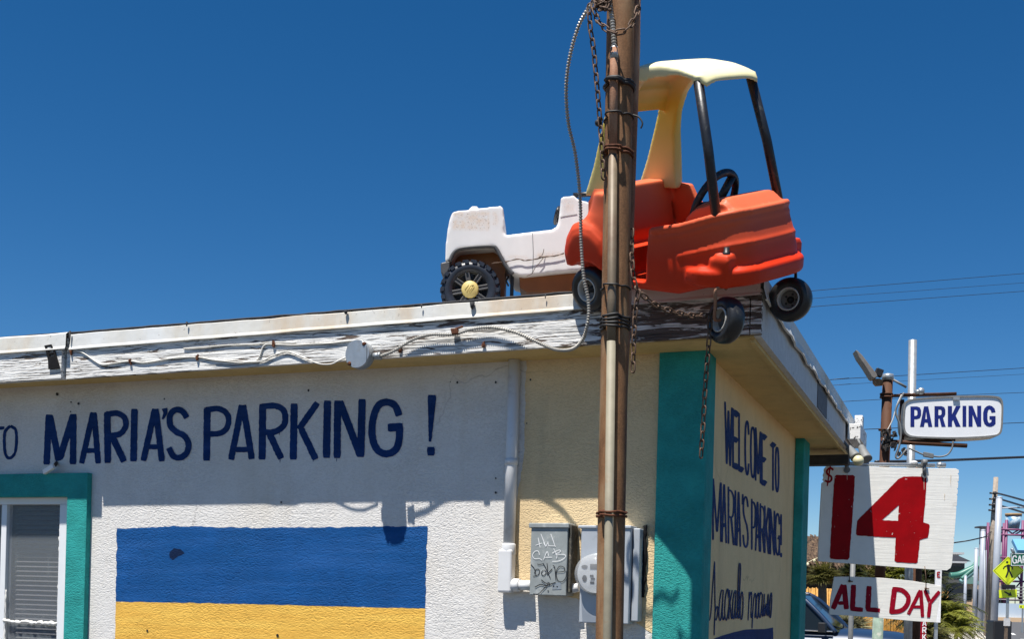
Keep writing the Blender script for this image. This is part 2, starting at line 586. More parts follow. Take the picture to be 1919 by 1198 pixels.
def rusty(name, c1, c2, c3, rough=.75, metal=.0, scale=14):
    m, nt, b = newmat(name)
    v = coords(nt, (1, 1, .25))
    a = noise_n(nt, v, scale, 8, .65)
    d = noise_n(nt, coords(nt), 190, 3, .6)
    cc = ramp(nt, a, [(.3, c1), (.5, c2), (.72, c3)])
    cc = mix(nt, math_n(nt, 'MULTIPLY', ramp(nt, d, [(.45, 0.0), (.65, 1.0)]), .4), cc, tuple(x * 1.7 for x in c2))
    nt.links.new(cc, b.inputs['Base Color'])
    b.inputs['Roughness'].default_value = rough; b.inputs['Metallic'].default_value = metal
    b.inputs['Specular IOR Level'].default_value = .3
    bump(nt, b, math_n(nt, 'ADD', a, math_n(nt, 'MULTIPLY', d, .4)), .5, .003)
    return m

M = {}
M['stucco_white'] = stucco('stucco_white', (.72, .70, .67), stains=((.50, .42, .30), .22))
M['stucco_cream'] = stucco('stucco_cream', (.74, .575, .345), stains=((.42, .33, .2), .3))
M['stucco_tan'] = stucco('stucco_tan', (.86, .625, .33), strength=.5, stains=((.36, .27, .16), .3))
M['stucco_teal'] = stucco('stucco_teal', (.030, .305, .285), .2)
M['paint_navy'] = stucco('paint_navy', (.004, .032, .135), .22, streak=.35)
M['paint_dark'] = stucco('paint_dark', (.003, .016, .06), .2)
M['paint_blue'] = stucco('paint_blue', (.006, .075, .25), .15, streak=.30)
M['paint_yellow'] = stucco('paint_yellow', (.78, .45, .085), .08, streak=.30)
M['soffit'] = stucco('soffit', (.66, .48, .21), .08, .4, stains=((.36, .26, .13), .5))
M['fascia'] = peeled('fascia', (.82, .81, .78), (.16, .12, .10), (.05, .04, .035), .635, (-.55, -.25, .125))
M['fascia_left'] = peeled('fascia_left', (.84, .83, .80), (.25, .2, .16), (.10, .08, .06), .70)
M['fascia_side'] = simple('fascia_side', (.56, .55, .54), .7, 0, .1, 25, .25, ((.05, .04, .035), .67, .69), 22)
M['fascia_patch'] = simple('fascia_patch', (.13, .13, .14), .8, 0, .2, 30, .3)
m, nt, b = newmat('flashing')
v = coords(nt)
st = noise_n(nt, coords(nt, (2.2, 2, .7)), 1.3, 6, .6)
cc = ramp(nt, st, [(.40, (.66, .67, .66)), (.55, (.62, .60, .54)), (.68, (.56, .44, .31))])
sp = noise_n(nt, v, 60, 6, .7)
cc = mix(nt, ramp(nt, sp, [(.64, 0.0), (.70, .8)]), cc, (.12, .09, .07))
nt.links.new(cc, b.inputs['Base Color']); b.inputs['Roughness'].default_value = .55
bump(nt, b, noise_n(nt, v, 7, 3), .25, .02)
M['flashing'] = m
M['tar'] = simple('tar', (.025, .025, .028), .8, 0, .3, 30, .4)
M['roof_deck'] = simple('roof_deck', (.20, .19, .18), .9, 0, .2, 20, .5)
M['white_frame'] = simple('white_frame', (.76, .77, .78), .4, 0, .04, 10, 0, ((.38, .33, .27), .68, .76), 30)
M['putty'] = simple('putty', (.72, .70, .66), .8, 0, .12, 60, .6)
m, nt, b = newmat('glass')
b.inputs['Base Color'].default_value = (.30, .33, .36, 1); b.inputs['Roughness'].default_value = .04
b.inputs['Alpha'].default_value = .30
sc_ = noise_n(nt, coords(nt, (40, 40, 2.5)), 1.0, 4, .7)
nt.links.new(ramp(nt, sc_, [(.6, .22), (.85, .6)]), b.inputs['Alpha'])
M['glass'] = m
M['blind'] = simple('blind', (.12, .12, .13), .6, 0, .08, 20)
M['dark_room'] = simple('dark_room', (.02, .02, .025), .9)
M['pvc'] = simple('pvc', (.70, .70, .70), .4, 0, .05, 14, 0, ((.42, .40, .37), .58, .8), 9)
M['grey_steel'] = simple('grey_steel', (.30, .325, .32), .5, .1, .12, 25, .06, ((.46, .47, .45), .56, .68), 26)
M['meter_grey'] = simple('meter_grey', (.41, .44, .475), .42, .1, .05, 18, 0, ((.28, .3, .33), .62, .75), 14)
M['dark_edge'] = simple('dark_edge', (.07, .065, .05), .8, 0, .35, 60, .5, ((.25, .21, .15), .55, .66), 50)
m, nt, b = newmat('meter_glass')
b.inputs['Base Color'].default_value = (.62, .64, .66, 1); b.inputs['Roughness'].default_value = .06; b.inputs['Alpha'].default_value = .28
M['meter_glass'] = m
M['meter_face'] = simple('meter_face', (.52, .54, .55), .5)
M['black'] = simple('black', (.012, .012, .014), .45, 0, .3, 40)
M['black_rough'] = simple('black_rough', (.010, .010, .011), .8, 0, .3, 60, .3, spec=.15)
M['chalk_white'] = simple('chalk_white', (.80, .80, .80), .7)
M['ink'] = simple('ink', (.01, .01, .012), .5)
M['pole'] = rusty('pole', (.075, .034, .015), (.19, .095, .042), (.34, .23, .13))
M['conduit_beige'] = simple('conduit_beige', (.235, .21, .15), .65, 0, .12, 30, .05, ((.22, .12, .06), .62, .75), 8)
M['conduit_brown'] = simple('conduit_brown', (.165, .125, .080), .55, .1, .15, 30, .05, ((.12, .06, .03), .5, .68), 8)
M['conduit_rust'] = rusty('conduit_rust', (.15, .06, .03), (.26, .13, .075), (.44, .28, .18))
M['strap'] = simple('strap', (.014, .013, .013), .6)
M['flex'] = simple('flex', (.36, .345, .31), .45, .2, .12, 60, 0, ((.33, .25, .16), .6, .75), 20)
M['chain'] = rusty('chain', (.045, .03, .022), (.10, .062, .042), (.22, .15, .11), .65, .3, 60)
M['galv'] = simple('galv', (.38, .41, .43), .38, .55, .12, 22, .1, ((.35, .36, .36), .5, .62), 30)
M['post_rust'] = rusty('post_rust', (.028, .012, .007), (.070, .028, .013), (.13, .06, .03), scale=5)
M['rust'] = rusty('rust', (.035, .012, .006), (.085, .028, .012), (.16, .06, .025), .8, 0, 60)
M['wire_white'] = simple('wire_white', (.62, .60, .55), .6)
M['wire_black'] = simple('wire_black', (.02, .02, .022), .5)
# toys
def plastic(name, c, rough=.42, top_tone=None, scuff=.5):
    m, nt, b = newmat(name)
    v = coords(nt)
    n = noise_n(nt, v, 7, 6, .6)
    cc = ramp(nt, n, [(.3, tuple(x * .93 for x in c)), (.7, tuple(min(1, x * 1.06) for x in c))])
    if top_tone:                                       # second colour towards the top, by local height
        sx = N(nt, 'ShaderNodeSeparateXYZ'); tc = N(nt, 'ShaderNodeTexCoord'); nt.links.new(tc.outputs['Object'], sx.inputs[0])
        mr = N(nt, 'ShaderNodeMapRange'); mr.inputs[1].default_value = top_tone[0]; mr.inputs[2].default_value = top_tone[1]
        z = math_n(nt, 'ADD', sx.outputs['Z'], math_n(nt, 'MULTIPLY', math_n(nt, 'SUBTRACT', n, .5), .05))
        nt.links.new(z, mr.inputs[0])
        cc = mix(nt, mr.outputs[0], cc, top_tone[2])
    s2 = noise_n(nt, coords(nt, (14, 14, 50)), 2.0, 8, .75)
    cc = mix(nt, math_n(nt, 'MULTIPLY', ramp(nt, s2, [(.62, 0.0), (.75, 1.0)]), scuff * .3), cc, (.75, .66, .55))
    d = noise_n(nt, v, 3.3, 7, .7)
    cc = mix(nt, math_n(nt, 'MULTIPLY', ramp(nt, d, [(.58, 0.0), (.78, 1.0)]), .3), cc, tuple(x * .45 for x in c))
    nt.links.new(cc, b.inputs['Base Color'])
    rr = ramp(nt, n, [(.3, rough - .08), (.7, rough + .1)])
    nt.links.new(rr, b.inputs['Roughness'])
    b.inputs['Specular IOR Level'].default_value = .25
    bump(nt, b, noise_n(nt, v, 420, 2), .08, .001)
    return m
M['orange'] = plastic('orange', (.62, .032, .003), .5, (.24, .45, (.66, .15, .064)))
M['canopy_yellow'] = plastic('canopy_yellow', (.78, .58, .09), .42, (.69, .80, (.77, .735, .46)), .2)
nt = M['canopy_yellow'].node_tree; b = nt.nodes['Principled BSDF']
src = b.inputs['Base Color'].links[0].from_socket        # lower legs turn paler downwards, by local height
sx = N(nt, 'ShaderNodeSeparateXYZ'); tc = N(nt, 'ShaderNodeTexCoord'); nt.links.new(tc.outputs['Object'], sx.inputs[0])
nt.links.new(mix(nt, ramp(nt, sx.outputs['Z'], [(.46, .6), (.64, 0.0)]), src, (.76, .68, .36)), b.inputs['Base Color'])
M['toy_white'] = plastic('toy_white', (.70, .69, .68), .45, None, .25)
M['toy_black'] = simple('toy_black', (.012, .014, .02), .42, 0, .3, 40, .12, ((.05, .055, .05), .58, .7), 45)
M['tyre'] = simple('tyre', (.016, .016, .017), .38, 0, .25, 30, .08, ((.12, .115, .09), .60, .78), 11)
M['tyre_truck'] = simple('tyre_truck', (.014, .018, .028), .4, 0, .25, 30)
M['hub'] = simple('hub', (.50, .48, .44), .5, 0, .1, 30, 0, ((.22, .18, .14), .58, .72), 30)
M['hub_dish'] = simple('hub_dish', (.17, .155, .14), .6, 0, .2, 40)
M['cap_yellow'] = simple('cap_yellow', (.55, .43, .15), .5, 0, .08, 20)
M['truck_orange'] = simple('truck_orange', (.22, .072, .009), .5, 0, .15, 10)
M['sticker'] = simple('sticker', (.62, .52, .40), .8, 0, .1, 60)
M['trim_grey'] = simple('trim_grey', (.055, .056, .06), .55)
# signs and street
M['sign_board'] = simple('sign_board', (.84, .82, .76), .7, 0, .04, 14, .0, ((.50, .47, .42), .62, .80), 8)
nt = M['sign_board'].node_tree; b = nt.nodes['Principled BSDF']
gv = noise_n(nt, coords(nt, (3, 10, 55)), 1.0, 7, .6, .8); gv2 = noise_n(nt, coords(nt, (1, 1, 1)), 3.5, 3, .5)
bump(nt, b, math_n(nt, 'MULTIPLY', gv, gv2), .28, .010)
M['sign_edge'] = simple('sign_edge', (.06, .05, .04), .9, 0, .4, 80)
m, nt, b = newmat('sign_red')
v = coords(nt)
c0 = ramp(nt, noise_n(nt, v, 9, 5), [(.3, (.26, .001, .003)), (.7, (.36, .001, .004))])
c0 = mix(nt, ramp(nt, noise_n(nt, coords(nt, (25, 25, 40)), 1.0, 6, .7), [(.66, 0.0), (.68, 1.0)]), c0, (.74, .70, .66))
nt.links.new(c0, b.inputs['Base Color']); b.inputs['Roughness'].default_value = .55; b.inputs['Specular IOR Level'].default_value = .12
M['sign_red'] = m
M['sign_crimson'] = simple('sign_crimson', (.30, .002, .016), .55, 0, .2, 20, .1, ((.65, .5, .48), .66, .70), 60, spec=.12)
M['lightbox'] = simple('lightbox', (.80, .80, .80), .35, 0, .03, 6)
M['lightbox_frame'] = simple('lightbox_frame', (.24, .23, .21), .5, .4, .15, 30)
M['sign_blue'] = simple('sign_blue', (.005, .012, .15), .4, 0, .2, 6)
M['bulb'] = simple('bulb', (.66, .60, .38), .3)
M['lamp_grey'] = simple('lamp_grey', (.16, .165, .165), .6)
M['beam_white'] = simple('beam_white', (.78, .77, .74), .7, 0, .05, 30, .3, ((.05, .045, .04), .57, .60), 40)
M['wood_dark'] = simple('wood_dark', (.05, .042, .036), .9, 0, .3, 20, .4)
M['asphalt'] = simple('asphalt', (.075, .075, .078), .9, 0, .2, 3, .3)
M['concrete'] = simple('concrete', (.46, .42, .36), .85, 0, .12, 2.5, .2)
M['lot'] = simple('lot', (.055, .052, .046), .9, 0, .15, 1.2, .3)
M['marking'] = simple('marking', (.75, .75, .73), .7)
M['pole_white'] = simple('pole_white', (.35, .38, .43), .4, 0, .05, 4)
M['wood_pole'] = simple('wood_pole', (.30, .25, .20), .9, 0, .25, 8, .4)
M['sign_lime'] = simple('sign_lime', (.74, .84, .02), .4, 0, .04, 3)
M['sign_green'] = simple('sign_green', (.006, .11, .06), .4, 0, .05, 3)
M['sign_white'] = simple('sign_white', (.8, .8, .8), .4)
M['bamboo'] = simple('bamboo', (.42, .21, .032), .6, 0, .35, 12, .3, ((.30, .16, .04), .5, .7), 9)
m, nt, b = newmat('thatch')
tn = noise_n(nt, coords(nt, (9, 9, 1.3)), 1.6, 8, .7)
nt.links.new(ramp(nt, tn, [(.36, (.014, .009, .006)), (.5, (.07, .042, .026)), (.66, (.18, .12, .07))]), b.inputs['Base Color']); b.inputs['Roughness'].default_value = .95
M['thatch'] = m
m, nt, b = newmat('car_paint')
b.inputs['Base Color'].default_value = (.012, .030, .070, 1); b.inputs['Metallic'].default_value = .1; b.inputs['Roughness'].default_value = .4; b.inputs['Coat Weight'].default_value = .25
M['car_paint'] = m
m, nt, b = newmat('car_glass')
b.inputs['Base Color'].default_value = (.010, .014, .016, 1); b.inputs['Roughness'].default_value = .05; b.inputs['Specular IOR Level'].default_value = .35
M['car_glass'] = m
M['chrome'] = simple('chrome', (.7, .7, .7), .15, .9, .02)
def leafmat(name, c):
    m, nt, b = newmat(name)
    n = noise_n(nt, coords(nt), 2.3, 4)
    cc = ramp(nt, n, [(.3, tuple(x * .55 for x in c)), (.7, tuple(x * 1.5 for x in c))])
    oi = N(nt, 'ShaderNodeObjectInfo')
    nt.links.new(cc, b.inputs['Base Color'])
    b.inputs['Roughness'].default_value = .45
    b.inputs['Transmission Weight'].default_value = 0
    tr = N(nt, 'ShaderNodeBsdfTranslucent'); nt.links.new(cc, tr.inputs['Color'])
    mx = N(nt, 'ShaderNodeMixShader'); mx.inputs[0].default_value = .3
    out = nt.nodes['Material Output']
    nt.links.new(b.outputs[0], mx.inputs[1]); nt.links.new(tr.outputs[0], mx.inputs[2]); nt.links.new(mx.outputs[0], out.inputs['Surface'])
    return m
M['leaf_olive'] = leafmat('leaf_olive', (.12, .115, .03))
M['leaf_dark'] = leafmat('leaf_dark', (.040, .050, .014))
M['leaf_pale'] = leafmat('leaf_pale', (.30, .29, .17))
M['leaf_lime'] = leafmat('leaf_lime', (.20, .21, .03))
M['bark'] = simple('bark', (.14, .10, .07), .9, 0, .3, 20, .5)
M['park_purple'] = simple('park_purple', (.16, .035, .11), .5)
M['park_blue'] = simple('park_blue', (.13, .36, .60), .5)
M['park_teal'] = simple('park_teal', (.045, .17, .13), .4)
M['park_teal_pale'] = simple('park_teal_pale', (.15, .30, .31), .4)
M['bucket_brown'] = simple('bucket_brown', (.30, .19, .09), .7, 0, .2, 2)
m, nt, b = newmat('bucket_splash')
c0 = ramp(nt, noise_n(nt, coords(nt), .8, 3), [(.40, (.08, .24, .42)), (.5, (.50, .58, .62)), (.60, (.16, .32, .46)), (.68, (.30, .22, .12))])
nt.links.new(c0, b.inputs['Base Color']); M['bucket_splash'] = m
M['wall_pale'] = simple('wall_pale', (.46, .56, .66), .8, 0, .06, .5)
M['house_white'] = simple('house_white', (.52, .52, .52), .7)
M['house_dark'] = simple('house_dark', (.10, .10, .10), .8)
M['roof_dark'] = simple('roof_dark', (.07, .075, .09), .85)
M['peach'] = simple('peach', (.66, .46, .28), .8)
M['green_roof'] = simple('green_roof', (.16, .30, .26), .7)
M['post_green'] = simple('post_green', (.17, .23, .18), .8, 0, .2, 20, .3, ((.32, .33, .28), .5, .6), 14)

# ================================================================== ground
g = MB(); g.add([(-1500, -300, 0), (1500, -300, 0), (1500, 2500, 0), (-1500, 2500, 0)], [(0, 1, 2, 3)])
tag(g.build('ground', M['lot'], frame=Tm((0, 0, 0))), kind='structure')

# ================================================================== the booth
booth = thing('parking_booth', 'low stucco parking booth with flat roof, painted flag, blue lettering and teal corners', 'building', BFRAME)
WR = AUV(F(122, 1050, .03))[0]; WT = AUV(F(60, 932, .03))[2]; WB = 1.22; WLe = WR + 0.92
def UP(u, z, v=0.0):
    return BP(u, v, z)
b = MB()
b.prism([[UP(0, 0), UP(4.7, 0), UP(4.7, 2.503), UP(0, 2.503)], [UP(WR, WB), UP(WLe, WB), UP(WLe, WT), UP(WR, WT)]], DR * .15)
b.build('front_wall', M['stucco_white'], booth)
b = MB(); b.ub(0.0, .15, .1505, 2.55, 0, 2.503); b.build('side_wall', M['stucco_tan'], booth)
b = MB(); b.ub(.1505, 4.7, 2.4, 2.549, 0, 2.503); b.ub(4.55, 4.699, .1505, 2.3995, 0, 2.503); b.build('rear_wall', M['stucco_tan'], booth)
b = MB()
patch(b, [(986, 676), (1240, 655), (1226, 1190), (1198, 1172), (1160, 1148), (1080, 1122), (1000, 1108), (955, 1098), (958, 985), (968, 945), (982, 850)], F, .0012, 7, 3.5, 2)
b.build('cream_paint', M['stucco_cream'], booth)
# teal corner and far pilaster
b = MB(); b.ub(-.016, AUV(F(1234, 800))[0], -.018, .0, 0, 2.5035); b.ub(-.016, -.0, .0003, .135, 0, 2.5035)
b.build('corner_trim', M['stucco_teal'], booth, bevel=.006)
b = MB(); b.ub(-.05, .0, 2.36, 2.60, 0, 2.5035); b.build('corner_trim', M['stucco_teal'], booth, bevel=.006)
# soffit, roof
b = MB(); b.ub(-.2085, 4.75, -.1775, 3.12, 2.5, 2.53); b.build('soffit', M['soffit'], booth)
b = MB(); b.ub(-.23, 4.74, -.196, 3.11, 2.632, 2.662); b.build('roof', M['roof_deck'], booth)
# soffit edge trim along the side
b = MB(); b.ub(-.2083, -.192, -.16, 3.1, 2.487, 2.4995); b.build('soffit_trim', M['soffit'], booth)
def fboard(name, u0, u1, v0, zb0, zb1, zt, mat, thick=.022):
    bb = MB()
    n = 16
    lo = []
    for i in range(n + 1):
        u = u0 + (u1 - u0) * i / n
        lo.append((u, zb0 + (zb1 - zb0) * i / n + .0025 * noise.noise(Vector((u * 7, 1, 0)))))
    loop = [UP(u, z, v0) for u, z in lo] + [UP(u1, zt, v0), UP(u0, zt, v0)]
    bb.prism([loop], DR * thick)
    return bb.build(name, mat, booth)
fboard('fascia_board', -.196, 2.772, -.2, 2.508, 2.484, 2.66, M['fascia'])
fboard('fascia_board', 2.783, 4.74, -.219, 2.484, 2.47, 2.655, M['fascia_left'], .04)
b = MB(); b.ub(-.236, -.200, -.2005, -.176, 2.508, 2.66); b.build('fascia_corner_block', M['fascia'], booth)
b = MB(); b.ub(-.2335, -.2088, -.1755, 3.13, 2.503, 2.66); b.build('side_fascia_board', M['fascia_side'], booth)
pv0 = AUV(SF(1533, 700))[1]; pv1 = AUV(SF(1551, 700))[1]
b = MB(); b.ub(-.2372, -.2340, pv0, pv1, 2.509, 2.64); b.build('fascia_patch_board', M['fascia_patch'], booth)
b = MB(); b.ub(-.2375, 4.74, 3.131, 3.155, 2.503, 2.66); b.build('rear_fascia_board', M['fascia_side'], booth)
# metal flashing: bent sheet with dents, one joint
def flash(u0, u1, v0, mat, zt0, zt1, zb0, zb1, seed, side=False):
    bb = MB(); n = max(8, int(abs(u1 - u0) / .025))
    rows = []
    for i in range(n + 1):
        t = i / n; u = u0 + (u1 - u0) * t
        w = .004 * noise.noise(Vector((u * 3, seed, 0))) + .002 * noise.noise(Vector((u * 15, seed, 3)))
        tz = .004 * noise.noise(Vector((u * 6, seed, 7)))
        zt = zt0 + (zt1 - zt0) * t + tz; zb = zb0 + (zb1 - zb0) * t + tz * .4
        prof = [(v0 + .16, zt - .004), (v0 + .012, zt), (v0 + .001 + w * .4, zt - .008), (v0 - .001 + w * .3, zb + .010), (v0 - .005, zb + .001), (v0 - .0052, zb - .003), (v0 + .002, zb + .004)]
        rows.append([(BP(u, p, z) if not side else BP(-.235 - (p), u, z)) for p, z in prof])
    k = len(rows[0])
    vs = [p for r_ in rows for p in r_]
    fs = [(i * k + j, i * k + j + 1, (i + 1) * k + j + 1, (i + 1) * k + j) for i in range(n) for j in range(k - 1)]
    bb.add(vs, fs, False)
    return bb
bb = flash(-.232, 2.752, -.206, None, 2.699, 2.682, 2.640, 2.611, 1)
bb.build('roof_flashing', M['flashing'], booth, fix=True)
bb = flash(2.757, 4.74, -.224, None, 2.682, 2.684, 2.611, 2.60, 5)
bb.build('roof_flashing', M['flashing'], booth)
def flash_side():
    bb = MB(); n = 150
    rows = []
    for i in range(n + 1):
        v = -.212 + (3.15 + .212) * i / n
        w = .005 * noise.noise(Vector((v * 4, 2, 0))) + .003 * noise.noise(Vector((v * 14, 2, 3)))
        zb = 2.622 + .010 * noise.noise(Vector((v * 5, 8, 3)))
        prof = [(.16, 2.702), (-.004, 2.712), (-.012, 2.704), (-.010 - w, 2.66), (-.016 - w * 2 - .004, zb), (-.013 - w * 2, zb - .002)]
        rows.append([BP(-.2338 + p, v, z) for p, z in prof])
    k = len(rows[0])
    bb.add([p for r_ in rows for p in r_], [(i * k + j, (i + 1) * k + j, (i + 1) * k + j + 1, i * k + j + 1) for i in range(n) for j in range(k - 1)], False)
    return bb
flash_side().build('side_roof_flashing', M['flashing'], booth)
# tar beads showing above the flashing
b = MB()
pts = []
for i in range(220):
    u = -.22 + 4.9 * i / 219
    z = (2.699 + (2.682 - 2.699) * (u + .23) / 2.98 if u < 2.752 else 2.683)
    pts.append(BP(u, -.199 + .002 * noise.noise(Vector((u * 30, 0, 0))), z + .001 + .0035 * noise.noise(Vector((u * 11, 4, 0)))))
b.tube(pts, .0048, 6)
for px, py, w, h in ((885, 571, 12, 10), (648, 585, 9, 5), (350, 607, 5, 6), (131, 624, 5, 26), (790, 574, 4, 4), (1022, 556, 3, 4)):
    c = FA(px, py, .0165)
    b.tube([c + Vector((0, 0, .008)), c - Vector((0, 0, h / 2 / 520.0)), c - Vector((0, 0, h / 520.0))], [w / 1100.0, w / 1500.0, .001], 6)
b.build('tar_bead', M['tar'], booth)
# window
wf = MB()
fw = AUV(F(110, 1050, -.012))[0] - WR
ft_ = WT - AUV(F(60, 946, -.012))[2]
wf.ub(WR, WLe, .012, .05, WT - ft_, WT)
wf.ub(WR, WR + fw, .010, .05, WB, WT - ft_ - .0005)
wf.ub(WLe - fw, WLe, .010, .05, WB, WT - ft_ - .0005)
um = AUV(F(8, 1000, -.013))[0]
wf.ub(um - .012, um + .02, .013, .05, WB, WT - ft_ - .0005)
win = wf.build('window', M['white_frame'], booth, bevel=.002)
FR[win.name] = BFRAME
b = MB(); zs_ = AUV(F(60, 1168))[2]
rr = random.Random(3)
pp = [BP(WR + fw - .002 + (um - .012 - WR - fw + .004) * i / 26, .016 + rr.uniform(-.002, .002), zs_ + rr.uniform(-.004, .004)) for i in range(27)]
b.tube(pp, [rr.uniform(.005, .011) for _ in pp], 6)
pp = [BP(WR + fw - .001 + rr.uniform(-.002, .006), .018, WB + (WT - .04 - WB) * i / 60) for i in range(61)]
b.tube(pp, [rr.uniform(.001, .006) for _ in pp], 6)
pp = [BP(um - .014 - rr.uniform(-.002, .004), .018, WB + .0 + .33 * i / 20) for i in range(21)]
b.tube(pp, [rr.uniform(.002, .007) for _ in pp], 6)
b.build('putty', M['putty'], win)
b = MB(); b.ub(WR + .01, WLe - .01, .030, .034, WB, WT - .01); b.build('pane', M['glass'], win)
b = MB()
nb = int((WT - WB) / .0225)
for i in range(nb):
    z = WB + .02 + i * .0225
    b.box(BP((WR + um) / 2 - .0, .075, z), DL * ((um - WR) / 2 - .016), DR * .009 + Vector((0, 0, .0075)), Vector((0, -.0, 0)) + (Vector((0, 0, .009)) - DR * .0075) * .04)
b.build('blind', M['blind'], win)
b = MB(); b.ub(WR - .1, WLe + .1, .153, .16, WB - .1, WT + .1); b.build('backing', M['dark_room'], win)
# teal surround
uo = AUV(F(160, 1050, .03))[0]; zo = AUV(F(60, 888, .03))[2]
b = MB()
b.prism([[UP(uo, WB - .1, -.03), UP(uo, zo, -.03), UP(WLe + .09, zo, -.03), UP(WLe + .09, WB - .1, -.03), UP(WLe + .0, WB - .1, -.03), UP(WLe, WT, -.03), UP(WR, WT, -.03), UP(WR, WB - .1, -.03)]], DR * .0298)
b.build('window_surround', M['stucco_teal'], booth, bevel=.005)

# ---------------- writing on the front wall
oA, sA = (0, 560), 3.327
oB, sB = (460, 720), 2.506
LET = [
 ('TO', oA, sA, [([(-70, 812), (28, 806)], 20), ([(-22, 806), (-26, 1005)], 22), ([(65, 795), (32, 830), (27, 900), (35, 975), (62, 995), (92, 965), (103, 890), (97, 820), (65, 795)], 19)]),
 ("MARIA'S", oA, sA, [
   ([(305, 723), (290, 1036)], 42), ([(310, 728), (366, 1012)], 42), ([(456, 726), (372, 1000)], 42), ([(457, 720), (455, 1034)], 42),
   ([(580, 710), (508, 1029)], 36), ([(586, 710), (612, 1029)], 36), ([(530, 948), (604, 948)], 30),
   ([(668, 708), (672, 1026)], 42), ([(660, 722), (730, 716), (776, 745), (782, 800), (745, 845), (675, 856)], 36), ([(700, 862), (774, 1018)], 42),
   ([(838, 688), (832, 1016)], 42),
   ([(966, 688), (893, 1013)], 38), ([(970, 688), (1009, 1016)], 38), ([(915, 925), (995, 925)], 30),
   ([(1026, 684), (1030, 715), (1012, 752)], [38, 12]),
   ([(1166, 744), (1135, 702), (1095, 694), (1060, 728), (1062, 790), (1100, 832), (1150, 858), (1174, 905), (1165, 960), (1125, 992), (1082, 984), (1052, 930)], 38)]),
 ('PARKING', oA, sA, [
   ([(1292, 680), (1288, 1012)], 44), ([(1280, 694), (1365, 688), (1418, 725), (1422, 790), (1380, 838), (1300, 844)], 36),
   ([(1508, 664), (1440, 1006)], 40), ([(1516, 664), (1570, 1002)], 40), ([(1462, 942), (1552, 942)], 34)]),
 ('PARKING', oB, sB, [
   ([(81, 94), (78, 356)], 34), ([(72, 108), (140, 103), (182, 130), (182, 190), (140, 224), (85, 228)], 29), ([(112, 232), (168, 352)], 32),
   ([(229, 92), (224, 356)], 34), ([(338, 88), (250, 214)], 30), ([(260, 208), (330, 355)], 31),
   ([(385, 78), (380, 348)], 35), ([(433, 78), (430, 349)], 34), ([(442, 82), (540, 340)], 34), ([(548, 71), (541, 344)], 35),
   ([(722, 150), (702, 102), (662, 85), (622, 105), (598, 170), (596, 250), (618, 308), (662, 329), (706, 308), (722, 255), (722, 185)], 34), ([(668, 205), (738, 203)], 40),
   ([(876, 52), (867, 272)], [42, 12]), ([(871, 296), (871, 337)], 36)]),
]
grp = {}
for i, (nm, o_, s_, L_) in enumerate(LET):
    mb = grp.setdefault(nm, MB())
    strokes(mb, L_, F, o_, s_, off=.0009, rough=.9, seed=i * 7)
for nm, mb in grp.items():
    mb.build('lettering', M['paint_navy'], booth)
b = MB()                                           # paint drips under the letters
for px, y0, y1 in ((525, 862, 868), (587, 858, 867), (631, 860, 866), (524, 810, 816)):
    b = MB(); strokes(b, [([(px, y0), (px - .5, y1)], [1.6, .6])], F, off=.0021, rough=0); b.build('paint_drip', M['paint_navy'], booth)
# flag mural
b = MB(); patch(b, [(219, 991), (330, 987), (500, 990), (640, 989), (801, 987), (799, 1060), (797, 1141), (690, 1139), (520, 1134), (380, 1131), (217, 1128)], F, .0012, 4, 2.3, 4)
b.build('mural_blue_band', M['paint_blue'], booth)
b = MB(); patch(b, [(217, 1128.8), (380, 1131.8), (520, 1134.8), (690, 1139.8), (797, 1141.8), (795, 1198), (793, 1290), (214, 1280)], F, .0013, 5, 1.0, 9)
b.build('mural_yellow_band', M['paint_yellow'], booth)
b = MB(); patch(b, [(318, 1036), (326, 1028), (338, 1030), (346, 1038), (334, 1043), (324, 1051), (318, 1046)], F, .0016, 3, 1.5, 3)
b.build('dark_blotch', M['paint_dark'], booth)
b = MB()
for i, (px, py, r_) in enumerate(((578, 732, 1.9), (527, 942, 1.8), (929, 897, 1.5), (929, 924, 2), (147, 757, 2.2), (133, 754, 1.4), (132, 772, 1.3), (308, 748, 1.4), (107, 739, 2.6), (857, 717, 2), (929, 717, 2), (844, 716, 1), (163, 974, 2.2), (276, 1183, 2), (520, 1192, 2.6), (994, 712, 1.8), (987, 794, 1.3), (162, 943, 1.4))):
    b = MB(); blob(b, px, py, r_, r_ * 1.15, F, .0035, 10, .3, i); b.build('nail_hole', M['black'], booth)

# ---------------- writing on the side wall
oC, sC = (1320, 730), 3.628
def tline(x, a, b_):                               # straight line through two crop points
    return a[1] + (b_[1] - a[1]) * (x - a[0]) / (b_[0] - a[0])
def line_word(word, xs, t0, t1, b0, b1, w):
    mb = MB()
    for i, (ch, (x0, x1)) in enumerate(zip(word, xs)):
        X0, X1 = oC[0] + x0 / sC, oC[0] + x1 / sC
        f = lambda x, p, q: oC[1] + tline(x, p, q) / sC
        hf = SW
        L = []
        for pts, ww in AB[ch]:
            q = []
            for x, y in pts:
                xx = x0 + (x1 - x0) * x
                t = tline(xx, t0, t1); bt = tline(xx, b0, b1)
                q.append((xx, t + (bt - t) * y))
            # horizontal bars look thick here, uprights thin: the wall is seen edge-on
            dx = abs(q[-1][0] - q[0][0]); dy = abs(q[-1][1] - q[0][1])
            bar = dx > dy * .5 and len(q) == 2
            L.append((q, (34 if bar else w) * ww))
        strokes(mb, L, SW, oC, sC, off=.0009, rough=.25, seed=i)
    return mb
xs1 = [(139, 190), (191, 236), (233, 266), (276, 304), (314, 346), (346, 386), (388, 422), (453, 481), (483, 507)]
mb = line_word('WELCOMETO', xs1, (150, 92), (505, 392), (142, 503), (490, 704), 13)
mb.build('lettering', M['paint_navy'], booth)
